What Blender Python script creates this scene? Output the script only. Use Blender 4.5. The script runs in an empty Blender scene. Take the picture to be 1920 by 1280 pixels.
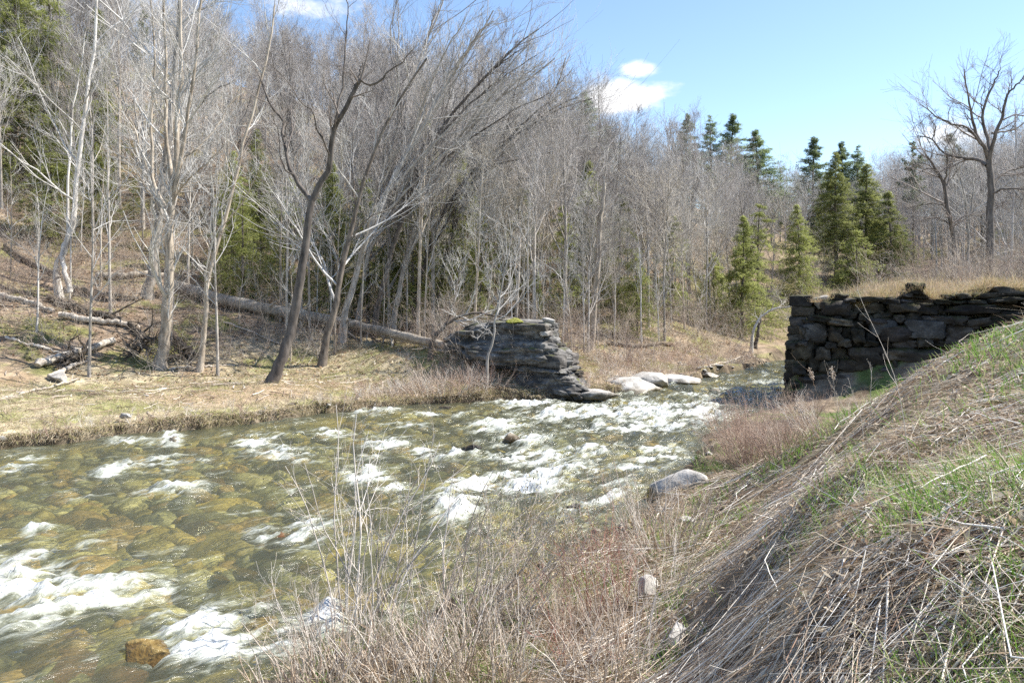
import bpy, math, random
import numpy as np
from math import radians, pi, sin, cos

SC = bpy.context.scene
COL = SC.collection
F, PX0, YH, CAMZ = 1500.0, 960.0, 545.0, 5.0   # survey of the photograph: focal length, centre column, horizon row (1920 px wide), eye height (m)
RNG = np.random.default_rng(11)

def W(px, py, Y):
    return np.array([(px - PX0) / F * Y, Y, CAMZ - (py - YH) / F * Y])
def G(px, py, z=0.0):
    Y = (CAMZ - z) * F / (py - YH)
    return np.array([(px - PX0) / F * Y, Y, z])

# ------------------------------------------------------------------ numpy noise
_perm = np.random.default_rng(5).permutation(256)
_perm = np.concatenate([_perm, _perm, _perm])
_g3 = np.random.default_rng(6).normal(size=(256, 3)); _g3 /= np.linalg.norm(_g3, axis=1)[:, None]
def perlin(p):
    p = np.asarray(p, float)
    i = np.floor(p).astype(int); f = p - i; u = f * f * f * (f * (f * 6 - 15) + 10)
    i &= 255
    out = 0.0
    for dx in (0, 1):
        for dy in (0, 1):
            for dz in (0, 1):
                h = _perm[_perm[_perm[i[..., 0] + dx] + i[..., 1] + dy] + i[..., 2] + dz]
                g = _g3[h]
                d = g[..., 0] * (f[..., 0] - dx) + g[..., 1] * (f[..., 1] - dy) + g[..., 2] * (f[..., 2] - dz)
                w = (u[..., 0] if dx else 1 - u[..., 0]) * (u[..., 1] if dy else 1 - u[..., 1]) * (u[..., 2] if dz else 1 - u[..., 2])
                out = out + d * w
    return out * 1.6
def fbm(p, oct=4, gain=0.5):
    p = np.asarray(p, float); a, s = 1.0, 0.0
    for o in range(oct):
        s = s + a * perlin(p * 2 ** o + 17.3 * o); a *= gain
    return s
def n2(x, y, sc, seed=0.0, oct=3):
    x, y = np.broadcast_arrays(np.asarray(x, float), np.asarray(y, float))
    return fbm(np.stack([x * sc, y * sc, np.full_like(x, seed)], -1), oct)
def sstep(a, b, x):
    t = np.clip((x - a) / (b - a), 0, 1)
    return t * t * (3 - 2 * t)
def norm(v):
    return v / np.maximum(np.linalg.norm(v, axis=-1, keepdims=True), 1e-9)
def catmull(pts, n):
    P = np.asarray(pts, float)
    P = np.vstack([2 * P[0] - P[1], P, 2 * P[-1] - P[-2]])
    m = len(P) - 3
    t = np.linspace(0, m - 1e-6, n); i = t.astype(int); f = (t - i)[:, None]
    a, b, c, d = P[i], P[i + 1], P[i + 2], P[i + 3]
    return 0.5 * (2 * b + (c - a) * f + (2 * a - 5 * b + 4 * c - d) * f ** 2 + (3 * b - a - 3 * c + d) * f ** 3)

# ------------------------------------------------------------------ mesh building
class Acc:
    """collects vertices and faces of one mesh"""
    def __init__(s): s.v, s.q, s.t, s.n, s.c = [], [], [], 0, []
    def add(s, v, q=None, t=None, c=None):
        v = np.asarray(v, float).reshape(-1, 3)
        if q is not None and len(q): s.q.append(np.asarray(q, np.int64).reshape(-1, 4) + s.n)
        if t is not None and len(t): s.t.append(np.asarray(t, np.int64).reshape(-1, 3) + s.n)
        s.v.append(v); s.n += len(v)
        if c is not None: s.c.append(np.broadcast_to(np.asarray(c, float), (len(v), 3)))
        return s
    def tubes(s, P, R, sides=3, c=None, flat=False):
        P = np.asarray(P, float); R = np.asarray(R, float)
        n, k, _ = P.shape
        if n == 0: return s
        T = np.empty_like(P); T[:, 1:-1] = P[:, 2:] - P[:, :-2]; T[:, 0] = P[:, 1] - P[:, 0]; T[:, -1] = P[:, -1] - P[:, -2]
        T = norm(T)
        m = norm(P[:, -1] - P[:, 0]); ref = np.where(np.abs(m[:, 2:3]) > 0.8, np.array([[1.0, 0.13, 0.0]]), np.array([[0.05, 0.0, 1.0]]))
        N = norm(np.cross(T, ref[:, None, :])); B = np.cross(T, N)
        a = np.arange(sides) * 2 * pi / sides
        V = P[:, :, None, :] + R[:, :, None, None] * (np.cos(a)[None, None, :, None] * N[:, :, None, :] + np.sin(a)[None, None, :, None] * B[:, :, None, :])
        idx = np.arange(n * k * sides).reshape(n, k, sides); nx = np.roll(idx, -1, 2)
        q = np.stack([idx[:, :-1], nx[:, :-1], nx[:, 1:], idx[:, 1:]], -1)
        if c is not None: c = np.repeat(np.broadcast_to(c, (n, 3)), k * sides, 0)
        return s.add(V, q, c=c)
    def mesh(s, name, mat, smooth=True):
        me = bpy.data.meshes.new(name)
        V = np.concatenate(s.v) if s.v else np.zeros((0, 3))
        Q = np.concatenate(s.q) if s.q else np.zeros((0, 4), int)
        T = np.concatenate(s.t) if s.t else np.zeros((0, 3), int)
        me.vertices.add(len(V)); me.vertices.foreach_set('co', V.astype(np.float32).ravel())
        L = np.concatenate([Q.ravel(), T.ravel()]).astype(np.int32)
        me.loops.add(len(L)); me.loops.foreach_set('vertex_index', L)
        st = np.concatenate([np.arange(len(Q)) * 4, len(Q) * 4 + np.arange(len(T)) * 3]).astype(np.int32)
        me.polygons.add(len(st)); me.polygons.foreach_set('loop_start', st)
        me.polygons.foreach_set('use_smooth', np.full(len(st), smooth))
        me.update(calc_edges=True)
        if s.c:
            C = np.concatenate(s.c); at = me.color_attributes.new('tint', 'FLOAT_COLOR', 'POINT')
            at.data.foreach_set('color', np.concatenate([C, np.ones((len(C), 1))], 1).astype(np.float32).ravel())
        if mat is not None: me.materials.append(mat)
        return me
def link(name, data, parent=None, loc=None):
    o = bpy.data.objects.new(name, data); COL.objects.link(o)
    if parent is not None: o.parent = parent
    if loc is not None: o.location = loc
    return o
def tag(o, label=None, cat=None, group=None, kind=None):
    if label: o['label'] = label
    if cat: o['category'] = cat
    if group: o['group'] = group
    if kind: o['kind'] = kind
    return o
def thing(name, label, cat, loc=(0, 0, 0), group=None):
    o = link(name, None, loc=[float(v) for v in loc]); o.empty_display_size = 0.3
    return tag(o, label, cat, group)
def copy_tree(o, loc, rz, sc):
    c = o.copy(); COL.objects.link(c); c.location = [float(v) for v in loc]; c.rotation_euler = (0, 0, rz); c.scale = (sc[0], sc[0], sc[1])
    for ch in o.children:
        d = ch.copy(); COL.objects.link(d); d.parent = c
    return c

# ------------------------------------------------------------------ materials
class NT:
    def __init__(s, name):
        s.m = bpy.data.materials.new(name); s.m.use_nodes = True; s.t = s.m.node_tree; s.t.nodes.clear()
        s.out = s.n('ShaderNodeOutputMaterial')
    def n(s, ty, **kw):
        x = s.t.nodes.new(ty)
        for k, v in kw.items():
            if k in x.inputs: x.inputs[k].default_value = v
            else: setattr(x, k, v)
        return x
    def l(s, a, b): s.t.links.new(a, b)
    def noise(s, sc, det=4, vec=None, dim='3D', dist=0.0):
        x = s.n('ShaderNodeTexNoise', noise_dimensions=dim); x.inputs['Scale'].default_value = sc; x.inputs['Detail'].default_value = det
        x.inputs['Distortion'].default_value = dist
        if vec is not None: s.l(vec, x.inputs['Vector'])
        return x.outputs['Fac']
    def ramp(s, fac, stops):
        r = s.n('ShaderNodeValToRGB'); e = r.color_ramp.elements
        while len(e) < len(stops): e.new(0.5)
        for i, (p, c) in enumerate(stops):
            e[i].position = p; e[i].color = tuple(c) + (1,) if len(c) == 3 else c
        s.l(fac, r.inputs['Fac']); return r.outputs['Color']
    def mix(s, f, a, b, mode='MIX'):
        x = s.n('ShaderNodeMix', data_type='RGBA', blend_type=mode)
        for sock, v in ((x.inputs['Factor'], f), (x.inputs[6], a), (x.inputs[7], b)):
            if isinstance(v, (int, float)): sock.default_value = v
            elif isinstance(v, tuple): sock.default_value = v + (1,)
            else: s.l(v, sock)
        return x.outputs[2]
    def math(s, op, a, b=0.0, clamp=False):
        x = s.n('ShaderNodeMath', operation=op, use_clamp=clamp)
        for i, v in enumerate((a, b)):
            if isinstance(v, (int, float)): x.inputs[i].default_value = v
            else: s.l(v, x.inputs[i])
        return x.outputs[0]
    def bump(s, h, st=0.5, dist=0.05):
        b = s.n('ShaderNodeBump'); b.inputs['Strength'].default_value = st; b.inputs['Distance'].default_value = dist
        s.l(h, b.inputs['Height']); return b.outputs['Normal']
    def pbr(s, col, rough=0.9, nrm=None, spec=0.2):
        p = s.n('ShaderNodeBsdfPrincipled')
        if isinstance(col, tuple): p.inputs['Base Color'].default_value = col + (1,)
        else: s.l(col, p.inputs['Base Color'])
        if isinstance(rough, (int, float)): p.inputs['Roughness'].default_value = rough
        else: s.l(rough, p.inputs['Roughness'])
        p.inputs['Specular IOR Level'].default_value = spec
        if nrm is not None: s.l(nrm, p.inputs['Normal'])
        return p.outputs[0]
    def done(s, sh): s.l(sh, s.out.inputs['Surface']); return s.m
    def obj(s): return s.n('ShaderNodeTexCoord').outputs['Object']
    def pos(s): return s.n('ShaderNodeNewGeometry').outputs['Position']
    def rnd(s): return s.n('ShaderNodeObjectInfo').outputs['Random']
    def attr(s, name, what='Color'): return s.n('ShaderNodeAttribute', attribute_name=name).outputs[what]

def mat_bark(name, dark, light, sc=6.0, vary=0.25, bump=0.6):
    t = NT(name); o = t.obj()
    mp = t.n('ShaderNodeMapping'); mp.inputs['Scale'].default_value = (1, 1, 0.3); t.l(o, mp.inputs['Vector'])
    f = t.noise(sc, 6, mp.outputs[0]); g = t.noise(sc * 0.13, 2, o)
    k = t.math('ADD', t.math('MULTIPLY', f, 0.75), t.math('MULTIPLY', g, 0.35))
    c = t.ramp(k, [(0.36, dark), (0.68, light)])
    v = t.math('ADD', 1 - vary, t.math('MULTIPLY', t.rnd(), 2 * vary))
    hv = t.n('ShaderNodeHueSaturation'); t.l(c, hv.inputs['Color']); t.l(v, hv.inputs['Value'])
    return t.done(t.pbr(hv.outputs[0], 0.9, t.bump(f, bump, 0.03)))
def mat_twig(name, col, col2, vary=0.2):
    t = NT(name); c = t.mix(t.rnd(), col, col2); f = t.noise(1.3, 2, t.obj())
    c = t.mix(f, c, t.mix(0.45, c, (0.16, 0.13, 0.11)))
    return t.done(t.pbr(c, 0.7, None, 0.3))
def mat_leaf(name, dark, light, sc=0.8, trans=0.3):
    t = NT(name); o = t.obj()
    k = t.math('ADD', t.math('MULTIPLY', t.noise(sc, 3, o), 0.7), t.math('MULTIPLY', t.noise(9, 2, o), 0.4))
    c = t.ramp(k, [(0.35, dark), (0.72, light)])
    v = t.math('ADD', 0.75, t.math('MULTIPLY', t.rnd(), 0.5))
    hv = t.n('ShaderNodeHueSaturation'); t.l(c, hv.inputs['Color']); t.l(v, hv.inputs['Value'])
    d = t.pbr(hv.outputs[0], 0.6, None, 0.3)
    tr = t.n('ShaderNodeBsdfTranslucent'); t.l(hv.outputs[0], tr.inputs['Color'])
    m = t.n('ShaderNodeMixShader'); m.inputs[0].default_value = trans; t.l(d, m.inputs[1]); t.l(tr.outputs[0], m.inputs[2])
    return t.done(m.outputs[0])
def mat_tint(name, rough=0.85, trans=0.0, nsc=0.0, spec=0.2):
    t = NT(name); c = t.attr('tint')
    if nsc:
        f = t.noise(nsc, 5, t.pos()); c = t.mix(1.0, c, t.ramp(f, [(0.3, (0.6, 0.6, 0.6)), (0.7, (1.25, 1.25, 1.25))]), 'MULTIPLY')
    d = t.pbr(c, rough, None, spec)
    if not trans: return t.done(d)
    tr = t.n('ShaderNodeBsdfTranslucent'); t.l(c, tr.inputs['Color'])
    m = t.n('ShaderNodeMixShader'); m.inputs[0].default_value = trans; t.l(d, m.inputs[1]); t.l(tr.outputs[0], m.inputs[2])
    return t.done(m.outputs[0])
def mat_rock(name, stops, sc=2.0, rough=0.85, strata=0.0, moss=None, mossamt=0.0, bump=0.7, spec=0.3, tint=False):
    t = NT(name); p = t.pos()
    mp = t.n('ShaderNodeMapping'); mp.inputs['Scale'].default_value = (1, 1, 1 + strata); t.l(p, mp.inputs['Vector'])
    f = t.noise(sc, 8, mp.outputs[0], dist=0.4); g = t.noise(sc * 6, 6, p)
    k = t.math('ADD', t.math('MULTIPLY', f, 0.75), t.math('MULTIPLY', g, 0.3))
    c = t.ramp(k, stops)
    if tint: c = t.mix(1.0, c, t.attr('tint'), 'MULTIPLY')
    if moss:
        nz = t.n('ShaderNodeSeparateXYZ'); t.l(t.n('ShaderNodeNewGeometry').outputs['Normal'], nz.inputs[0])
        a = t.math('ADD', t.math('MULTIPLY', nz.outputs[2], 0.35), t.noise(sc * 0.7, 5, p))
        a = t.n('ShaderNodeMapRange', **{'From Min': 1.0 - mossamt, 'From Max': 1.12 - mossamt}).inputs[0].node if False else a
        mr = t.n('ShaderNodeMapRange'); mr.inputs['From Min'].default_value = 0.95 - mossamt; mr.inputs['From Max'].default_value = 1.1 - mossamt
        t.l(a, mr.inputs['Value']); c = t.mix(mr.outputs[0], c, moss)
    sz_ = t.n('ShaderNodeSeparateXYZ'); t.l(p, sz_.inputs[0])
    wl = t.n('ShaderNodeMapRange'); wl.inputs['From Min'].default_value = .30; wl.inputs['From Max'].default_value = .16
    t.l(t.math('ADD', sz_.outputs[2], t.math('MULTIPLY', t.math('SUBTRACT', f, .5), .35)), wl.inputs['Value'])
    c = t.mix(wl.outputs[0], c, t.mix(1.0, c, (.42, .38, .30), 'MULTIPLY'))   # the splash line: wet, algae stained stone
    rough = t.math('SUBTRACT', rough, t.math('MULTIPLY', wl.outputs[0], .45))
    h = t.math('ADD', f, t.math('MULTIPLY', g, 0.35))
    return t.done(t.pbr(c, rough, t.bump(h, bump, 0.08), spec))
# ================================================================== LAND
FAR = [(-60, 2), (-45, 8), (-30, 16.5), (-16.3, 25.4), (-9.8, 30.4), (-6, 34.0), (-2.5, 36.0), (0.6, 37.0), (3.9, 38.3), (7.5, 42.0), (10.5, 45.6), (14.0, 50), (17.9, 56), (23, 66), (31, 79), (42, 95)]
NEAR = [(-60, -20), (-30, -8), (-16, 2), (-8, 7.2), (-3.3, 10.0), (-1.6, 11.6), (0.3, 14.2), (1.6, 16.0), (3.0, 18.2), (5.0, 22.4), (6.0, 25.5), (8.2, 29.6), (11.0, 33.5), (12.9, 37.5), (16, 42), (21.5, 48), (29, 58), (38, 70), (52, 86)]
FARC, NEARC = catmull(FAR, 70), catmull(NEAR, 80)
POLY = np.vstack([FARC, NEARC[::-1]])
def _segdist(x, y, C):
    d2 = np.full(x.shape, 1e9)
    for a, b in zip(C[:-1], C[1:]):
        ab = b - a; L = ab @ ab
        t = np.clip(((x - a[0]) * ab[0] + (y - a[1]) * ab[1]) / L, 0, 1)
        d2 = np.minimum(d2, (x - a[0] - t * ab[0]) ** 2 + (y - a[1] - t * ab[1]) ** 2)
    return np.sqrt(d2)
def _inside(x, y):
    r = np.zeros(x.shape, bool); P = POLY; Q = np.roll(P, -1, 0)
    for (x1, y1), (x2, y2) in zip(P, Q):
        if y1 == y2: continue
        c = ((y1 > y) != (y2 > y)) & (x < (x2 - x1) * (y - y1) / (y2 - y1) + x1)
        r ^= c
    return r
def channel(x, y):
    """signed distance to the water's edge (negative in the river), distance to far edge, to near edge"""
    x, y = np.broadcast_arrays(np.asarray(x, float), np.asarray(y, float))
    wx = x + 0.45 * n2(x, y, 0.55, 3.1, 2) + 0.16 * n2(x, y, 1.9, 8.1, 2); wy = y + 0.45 * n2(x, y, 0.55, 6.7, 2) + 0.16 * n2(x, y, 1.9, 2.1, 2)
    df, dn = _segdist(wx, wy, FARC), _segdist(wx, wy, NEARC)
    d = np.minimum(df, dn)
    return np.where(_inside(wx, wy), -d, d), df, dn

CP = []
for (x, y) in FAR[:14]: CP.append((x, y, 0.32))
for (x, y) in NEAR[:13]: CP.append((x, y, 0.26))
CP += [(-22.6, 35.3, 1.0), (-20.9, 38.7, 1.0), (-18.2, 41.4, 1.0), (-14.6, 42.9, 1.0), (-10.7, 44.4, 1.05), (-10.8, 35.6, .85), (-17, 32, .75), (-4.6, 40.5, 1.0), (-5.3, 50, 1.9), (5.5, 44, .8), (10.5, 50.5, .9), (17.5, 60, 1.0), (-3.6, 40.8, 1.75), (-5.4, 42.4, 1.75), (-2.6, 39.6, 1.35),
       (-29, 41, 3.3), (-28, 44, 4.7), (-38.4, 60, 11.3), (-33, 50, 7.6), (-24, 54, 6.4), (-26.9, 48, 5.1), (-22.7, 50, 4.7), (-19, 56, 4.5), (-12.5, 52, 3.1), (-4.5, 56, 3.0), (1.6, 60, 3.6), (9.6, 60, 3.2), (16.6, 68, 2.0), (24, 78, 2.0),
       (-24.6, 37.6, 1.9), (-27, 39.2, 2.9), (-22.3, 41.6, 2.5), (-19.6, 44.2, 2.7), (-15.6, 46, 2.5), (-11.5, 47.6, 2.3), (-36, 38, 5.6), (-50, 40, 11), (-57, 90, 26), (-30, 90, 21), (-10, 100, 20), (10, 110, 18), (30, 120, 14), (55, 135, 11), (80, 150, 15), (40, 105, 8), (20, 85, 8), (0, 78, 10), (-20, 72, 12.5),
       (-80, 150, 50), (-40, 150, 40), (0, 150, 29), (30, 160, 23), (70, 180, 20), (110, 200, 24), (70, 120, 13), (95, 130, 20), (-100, 300, 58), (0, 300, 33), (100, 300, 28), (200, 200, 26), (-160, 100, 50), (-120, 40, 32), (-200, 300, 60), (-160, 0, 30), (-90, 10, 14),
       (0, 0, 3.35), (0, 3, 2.3), (0, 5, 1.25), (0.1, 7.4, .6), (1.7, 9, .6), (2.7, 12, .6), (4, 15.5, .5), (6.3, 20.6, .42), (7.3, 25, .4), (9.3, 29, .4), (12, 34.4, .4), (-2, 6.5, .6), (-6, 4, .7), (-3, 2, 1.9), (-2, 9, .32),
       (1, 1, 3.55), (2, 4, 3.2), (4.0, 9, 3.1), (3.3, 9.1, 2.55), (2.2, 9.1, .85), (1.4, 6.5, .95), (2.6, 6.5, 3.0), (.9, 4.6, 1.9), (1.9, 4.6, 3.3), (6.8, 14, 3.2), (5, 13.6, 1.75), (8, 20, 1.6), (8.4, 18.5, 2.35), (8.5, 17, 2.95), (9, 16, 3.65), (9.6, 15, 4.3), (12, 13, 5.0), (16, 12, 5.1), (5, 0, 4.1), (10, 0, 4.9), (15, 5, 5.1),
       (5.76, 9, 3.74), (3.84, 6, 3.55), (2.43, 3.8, 3.5), (3.95, 8, 3.05), (7.8, 11, 4.35),
       (10, 20, 1.5), (11.6, 18.6, 2.4), (11, 24, .8), (14, 24, 1.3), (14, 28, .8), (18, 22, 3.0), (17, 28, 1.5), (10, 27, .45), (15, 33, .8), (19, 31, 1.7), (24, 24, 4.8), (26, 30, 5.0), (30, 20, 5.2),
       (17, 39.5, 4.95), (25, 38, 5.1), (22, 43, 4.9), (32, 50, 5.2), (40, 45, 5.4), (60, 60, 5.8), (60, 30, 5.6), (100, 60, 8), (45, 66, 5), (60, 90, 8.5), (40, 0, 5.4), (0, -10, 4.6), (-8, -6, 3.4), (0, -40, 5), (60, -40, 5.5), (-60, -45, 4), (200, 0, 8), (-200, -60, 6), (200, -80, 8)]
CP = np.array(CP, float)
def _tps(r2): return np.where(r2 > 1e-9, r2 * np.log(r2 + 1e-12), 0.0)
_A = CP[:, :2]; _S = 0.05
_n = len(CP); _K = _tps(((_A[:, None] - _A[None]) ** 2).sum(-1) * _S ** 2) + np.eye(_n) * 2e-4
_P = np.hstack([np.ones((_n, 1)), _A * _S])
_sol = np.linalg.solve(np.vstack([np.hstack([_K, _P]), np.hstack([_P.T, np.zeros((3, 3))])]), np.concatenate([CP[:, 2], np.zeros(3)]))
def land(x, y):
    x, y = np.broadcast_arrays(np.asarray(x, float), np.asarray(y, float))
    sh = x.shape; p = np.stack([x.ravel(), y.ravel()], 1); out = np.empty(len(p))
    for i in range(0, len(p), 20000):
        q = p[i:i + 20000]
        k = _tps(((q[:, None] - _A[None]) ** 2).sum(-1) * _S ** 2)
        out[i:i + 20000] = k @ _sol[:_n] + _sol[_n] + q @ _sol[_n + 1:] * _S
    return out.reshape(sh)
def ground(x, y, full=False):
    x, y = np.broadcast_arrays(np.asarray(x, float), np.asarray(y, float))
    sd, df, dn = channel(x, y)
    z = land(x, y)
    hill = sstep(8, 22, df) * (df < dn)
    far = sstep(20, 70, np.hypot(x, y))
    z = z + 0.07 * n2(x, y, 0.8, 1.0, 3) + (0.3 * n2(x, y, 0.22, 4.0, 3) + 1.2 * far * n2(x, y, 0.05, 9.0, 2)) * hill + 0.05 * n2(x, y, 2.7, 2.0, 2)
    z = np.maximum(z, 0.16 + 0.08 * n2(x, y, 1.3, 12.0, 2))
    lip = np.where(df < dn, 0.06, 0.5)
    bed = -0.12 - 0.5 * sstep(0.2, 3.0, -sd) + 0.10 * n2(x, y, 0.9, 5.0, 3) + 0.06 * n2(x, y, 2.3, 7.0, 2)
    t = sstep(np.where(df < dn, -.22, -.35), lip, sd)
    z = bed + (z - bed) * t
    return (z, sd, df, dn, hill) if full else z

def axis(lo, hi, a, b, st, gr=1.12):
    c = list(np.arange(a, b + 1e-6, st)); d = st
    while c[-1] < hi: d *= gr; c.append(c[-1] + d)
    d = st; f = []; v = a
    while v > lo: d *= gr; v -= d; f.append(v)
    return np.array(f[::-1] + c)
xs, ys = axis(-320, 320, -24, 16, 0.15), axis(-120, 420, -2, 54, 0.15)
GX, GY = np.meshgrid(xs, ys)
GZ, GSD, GDF, GDN, GH = ground(GX, GY, True)
def zone_colour(x, y, sd, df, dn, hill):
    c = lambda r, g, b: np.array([r, g, b])
    a = n2(x, y, 0.35, 21, 4); b = n2(x, y, 1.1, 22, 4); d = n2(x, y, 3.4, 23, 3); e = n2(x, y, 0.12, 24, 3)
    def lerp(p, q, t): return p + (q - p) * np.clip(t, 0, 1)[..., None]
    leaf = lerp(c(.19, .14, .10), c(.37, .29, .215), 0.5 + 0.8 * b + 0.6 * d)
    leaf = lerp(leaf, c(.19, .20, .06), sstep(.0, .45, a + .35 * d) * 0.8)
    leaf = lerp(leaf, c(.09, .065, .045), sstep(.25, .7, b - a * .4) * 0.7)
    ter = lerp(c(.29, .24, .15), c(.48, .42, .29), 0.5 + 0.9 * b + 0.5 * d)
    ter = lerp(ter, c(.24, .25, .09), sstep(-.05, .5, a + .3 * d) * 0.75)
    ter = lerp(ter, c(.33, .22, .15), sstep(.1, .5, e - .2 * a) * 0.5)
    k = hill
    farc = lerp(ter, leaf, np.maximum(sstep(.15, .6, k + .25 * a), sstep(2, 6, x) * .8))
    nearc = lerp(c(.13, .10, .07), c(.27, .215, .155), 0.5 + 0.8 * b + 0.6 * d)
    nearc = lerp(nearc, c(.10, .155, .035), sstep(.05, .45, a + .3 * b) * .8)
    out = np.where((df < dn)[..., None], farc, nearc)
    mud = lerp(c(.05, .04, .03), c(.20, .16, .115), 0.5 + b + .8 * d)
    out = lerp(out, mud, sstep(np.where(df < dn, .30, .75), np.where(df < dn, .0, .25), sd + .2 * b) * .85)
    bed = lerp(c(.15, .13, .05), c(.37, .29, .10), 0.5 + 0.9 * b + .4 * d)
    bed = lerp(bed, c(.44, .32, .09), sstep(.2, .7, n2(x, y, .8, 30, 3)) * .7)
    bed = lerp(bed, c(.06, .065, .03), sstep(.15, .7, n2(x, y, .5, 31, 3)) * .7)
    return lerp(out, bed, sstep(-.15, -1.1, sd + .3 * d))
GC = zone_colour(GX, GY, GSD, GDF, GDN, GH)
def grid_mesh(name, X, Y, Z, mat, colour=None, keep=None):
    ny, nx = X.shape; idx = np.arange(nx * ny).reshape(ny, nx)
    q = np.stack([idx[:-1, :-1], idx[:-1, 1:], idx[1:, 1:], idx[1:, :-1]], -1).reshape(-1, 4)
    V = np.stack([X, Y, Z], -1).reshape(-1, 3)
    if keep is not None:
        q = q[keep.ravel()[q].all(1)]; used = np.unique(q); mp = np.full(len(V), -1); mp[used] = np.arange(len(used))
        V = V[used]; q = mp[q]
    else: used = None
    a = Acc().add(V, q, c=None if colour is None else colour.reshape(-1, 3))
    return a.mesh(name, mat), used
t = NT('ground_soil')
p = t.pos(); c = t.attr('tint')
f1, f2, f3 = t.noise(3.0, 8, p), t.noise(22.0, 5, p), t.noise(70.0, 3, p)
k = t.math('ADD', t.math('MULTIPLY', f1, .45), t.math('ADD', t.math('MULTIPLY', f2, .35), t.math('MULTIPLY', f3, .25)))
c = t.mix(1.0, c, t.ramp(k, [(.36, (.45, .42, .40)), (.53, (1.0, 1.0, 1.0)), (.68, (1.5, 1.45, 1.38))]), 'MULTIPLY')
M_GROUND = t.done(t.pbr(c, 0.95, t.bump(k, 0.9, 0.09), 0.1))
me, _ = grid_mesh('ground', GX, GY, GZ, M_GROUND, GC)
tag(link('ground', me), kind='structure')

# ================================================================== RIVER
CL = catmull([(-55, -10), (-30, 5), (-18, 13), (-10, 19.5), (-4, 25), (1.5, 30), (6, 34.2), (10.5, 39.5), (15.5, 46), (22, 56), (30, 66), (44, 86)], 160)
CLs = np.concatenate([[0], np.cumsum(np.linalg.norm(np.diff(CL, axis=0), axis=1))])
def flow(x, y):
    best = np.full(x.shape, 1e9); S = np.zeros(x.shape); T = np.zeros(x.shape)
    for i in range(len(CL) - 1):
        a, b = CL[i], CL[i + 1]; ab = b - a; L = ab @ ab
        t = np.clip(((x - a[0]) * ab[0] + (y - a[1]) * ab[1]) / L, 0, 1)
        ex, ey = x - a[0] - t * ab[0], y - a[1] - t * ab[1]; d = ex * ex + ey * ey
        m = d < best; best[m] = d[m]
        S[m] = (CLs[i] + t * math.sqrt(L))[m]; T[m] = (np.sqrt(d) * np.sign(ab[0] * ey - ab[1] * ex))[m]
    return S, T
# white water: (column, row, half length, half height, rise to the right) surveyed on the photograph, laid on the flat water
FOAM = [(40, 1120, 115, 62, .10, 1.25), (70, 1075, 70, 40, .1, .9), (190, 1132, 115, 26, .12, 1.0), (300, 1112, 95, 14, .2, .9), (375, 1195, 95, 46, .18, 1.1), (440, 1215, 110, 30, .08, 1.1), (430, 1160, 110, 26, .3, .65), (520, 1185, 70, 20, .3, .7),
        (610, 1165, 36, 32, 0, 1.3), (575, 1000, 46, 24, .3, 1.1), (500, 1008, 34, 15, 0, .85), (315, 926, 62, 10, .1, .95), (75, 998, 36, 9, .05, .9), (215, 884, 48, 13, .25, .9), (300, 872, 60, 14, .1, .75), (480, 835, 34, 20, .1, 1.0),
        (520, 850, 70, 10, -.05, .9), (510, 818, 60, 6, 0, .7), (320, 824, 22, 9, 0, 1.2), (250, 832, 50, 7, 0, .7), (40, 880, 60, 8, .05, .75), (60, 862, 50, 6, 0, .6), (690, 897, 38, 17, 0, 1.25), (738, 920, 34, 16, 0, .9),
        (620, 815, 40, 7, 0, 1.1), (720, 832, 50, 12, 0, .9), (690, 860, 40, 8, 0, .5), (850, 950, 52, 30, 0, 1.1), (845, 975, 28, 16, 0, .9), (900, 908, 70, 9, .1, 1.0), (985, 905, 95, 24, .12, 1.15), (1050, 890, 70, 18, .1, 1.0), (800, 850, 38, 12, 0, .9), (850, 858, 50, 9, 0, .9),
        (935, 803, 60, 14, 0, 1.0), (985, 830, 60, 12, 0, .9), (1005, 857, 90, 14, .05, 1.05), (1110, 850, 60, 12, .05, .9), (1000, 758, 80, 7, 0, 1.15), (1090, 778, 110, 12, .03, 1.05), (1190, 772, 120, 16, .03, 1.2), (1230, 795, 100, 12, .05, 1.0), (1290, 770, 70, 16, 0, 1.1), (1160, 805, 100, 8, 0, .85),
        (1240, 852, 48, 14, .1, 1.0), (1190, 880, 60, 10, .1, .75), (1130, 940, 70, 10, .15, .9), (1070, 962, 50, 10, .2, .8), (1020, 985, 60, 7, .3, .6), (1150, 915, 50, 7, .1, .6), (1380, 733, 50, 4, 0, .9), (1310, 742, 40, 3, 0, .9), (1180, 752, 70, 4, 0, .7),
        (1430, 720, 40, 3, 0, .7), (700, 775, 60, 5, 0, .8), (760, 800, 50, 5, 0, .7), (820, 778, 60, 5, 0, .75), (640, 765, 40, 4, 0, .6), (880, 828, 40, 6, 0, .5), (400, 870, 50, 6, 0, .6), (590, 870, 50, 6, 0, .6), (150, 935, 60, 6, .1, .45), (470, 960, 60, 6, .1, .4), (240, 1010, 60, 7, .15, .4),
        (130, 1030, 70, 8, .2, .5), (330, 1060, 70, 7, .2, .5), (700, 1010, 50, 8, .2, .5), (660, 960, 50, 7, .1, .5), (560, 920, 50, 6, .1, .5), (780, 1020, 40, 7, .2, .5)]
wx_, wy_ = axis(-60, 44, -17, 19, 0.075, 1.10), axis(-14, 84, 8, 52, 0.075, 1.10)
wx_ = wx_[(wx_ > -50)]
WX, WY = np.meshgrid(wx_, wy_)
WSD, WDF, WDN = channel(WX, WY)
keep = WSD < 0.5
S_, T_ = np.zeros_like(WX), np.zeros_like(WX)
S_[keep], T_[keep] = flow(WX[keep], WY[keep])
def n_st(a, b, seed, o=3): return fbm(np.stack([S_ * a, T_ * b, np.full_like(S_, seed)], -1), o)
Yc = np.maximum(WY, 2.0); PXX = WX / Yc * F + PX0; PYY = YH + CAMZ / Yc * F
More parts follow.
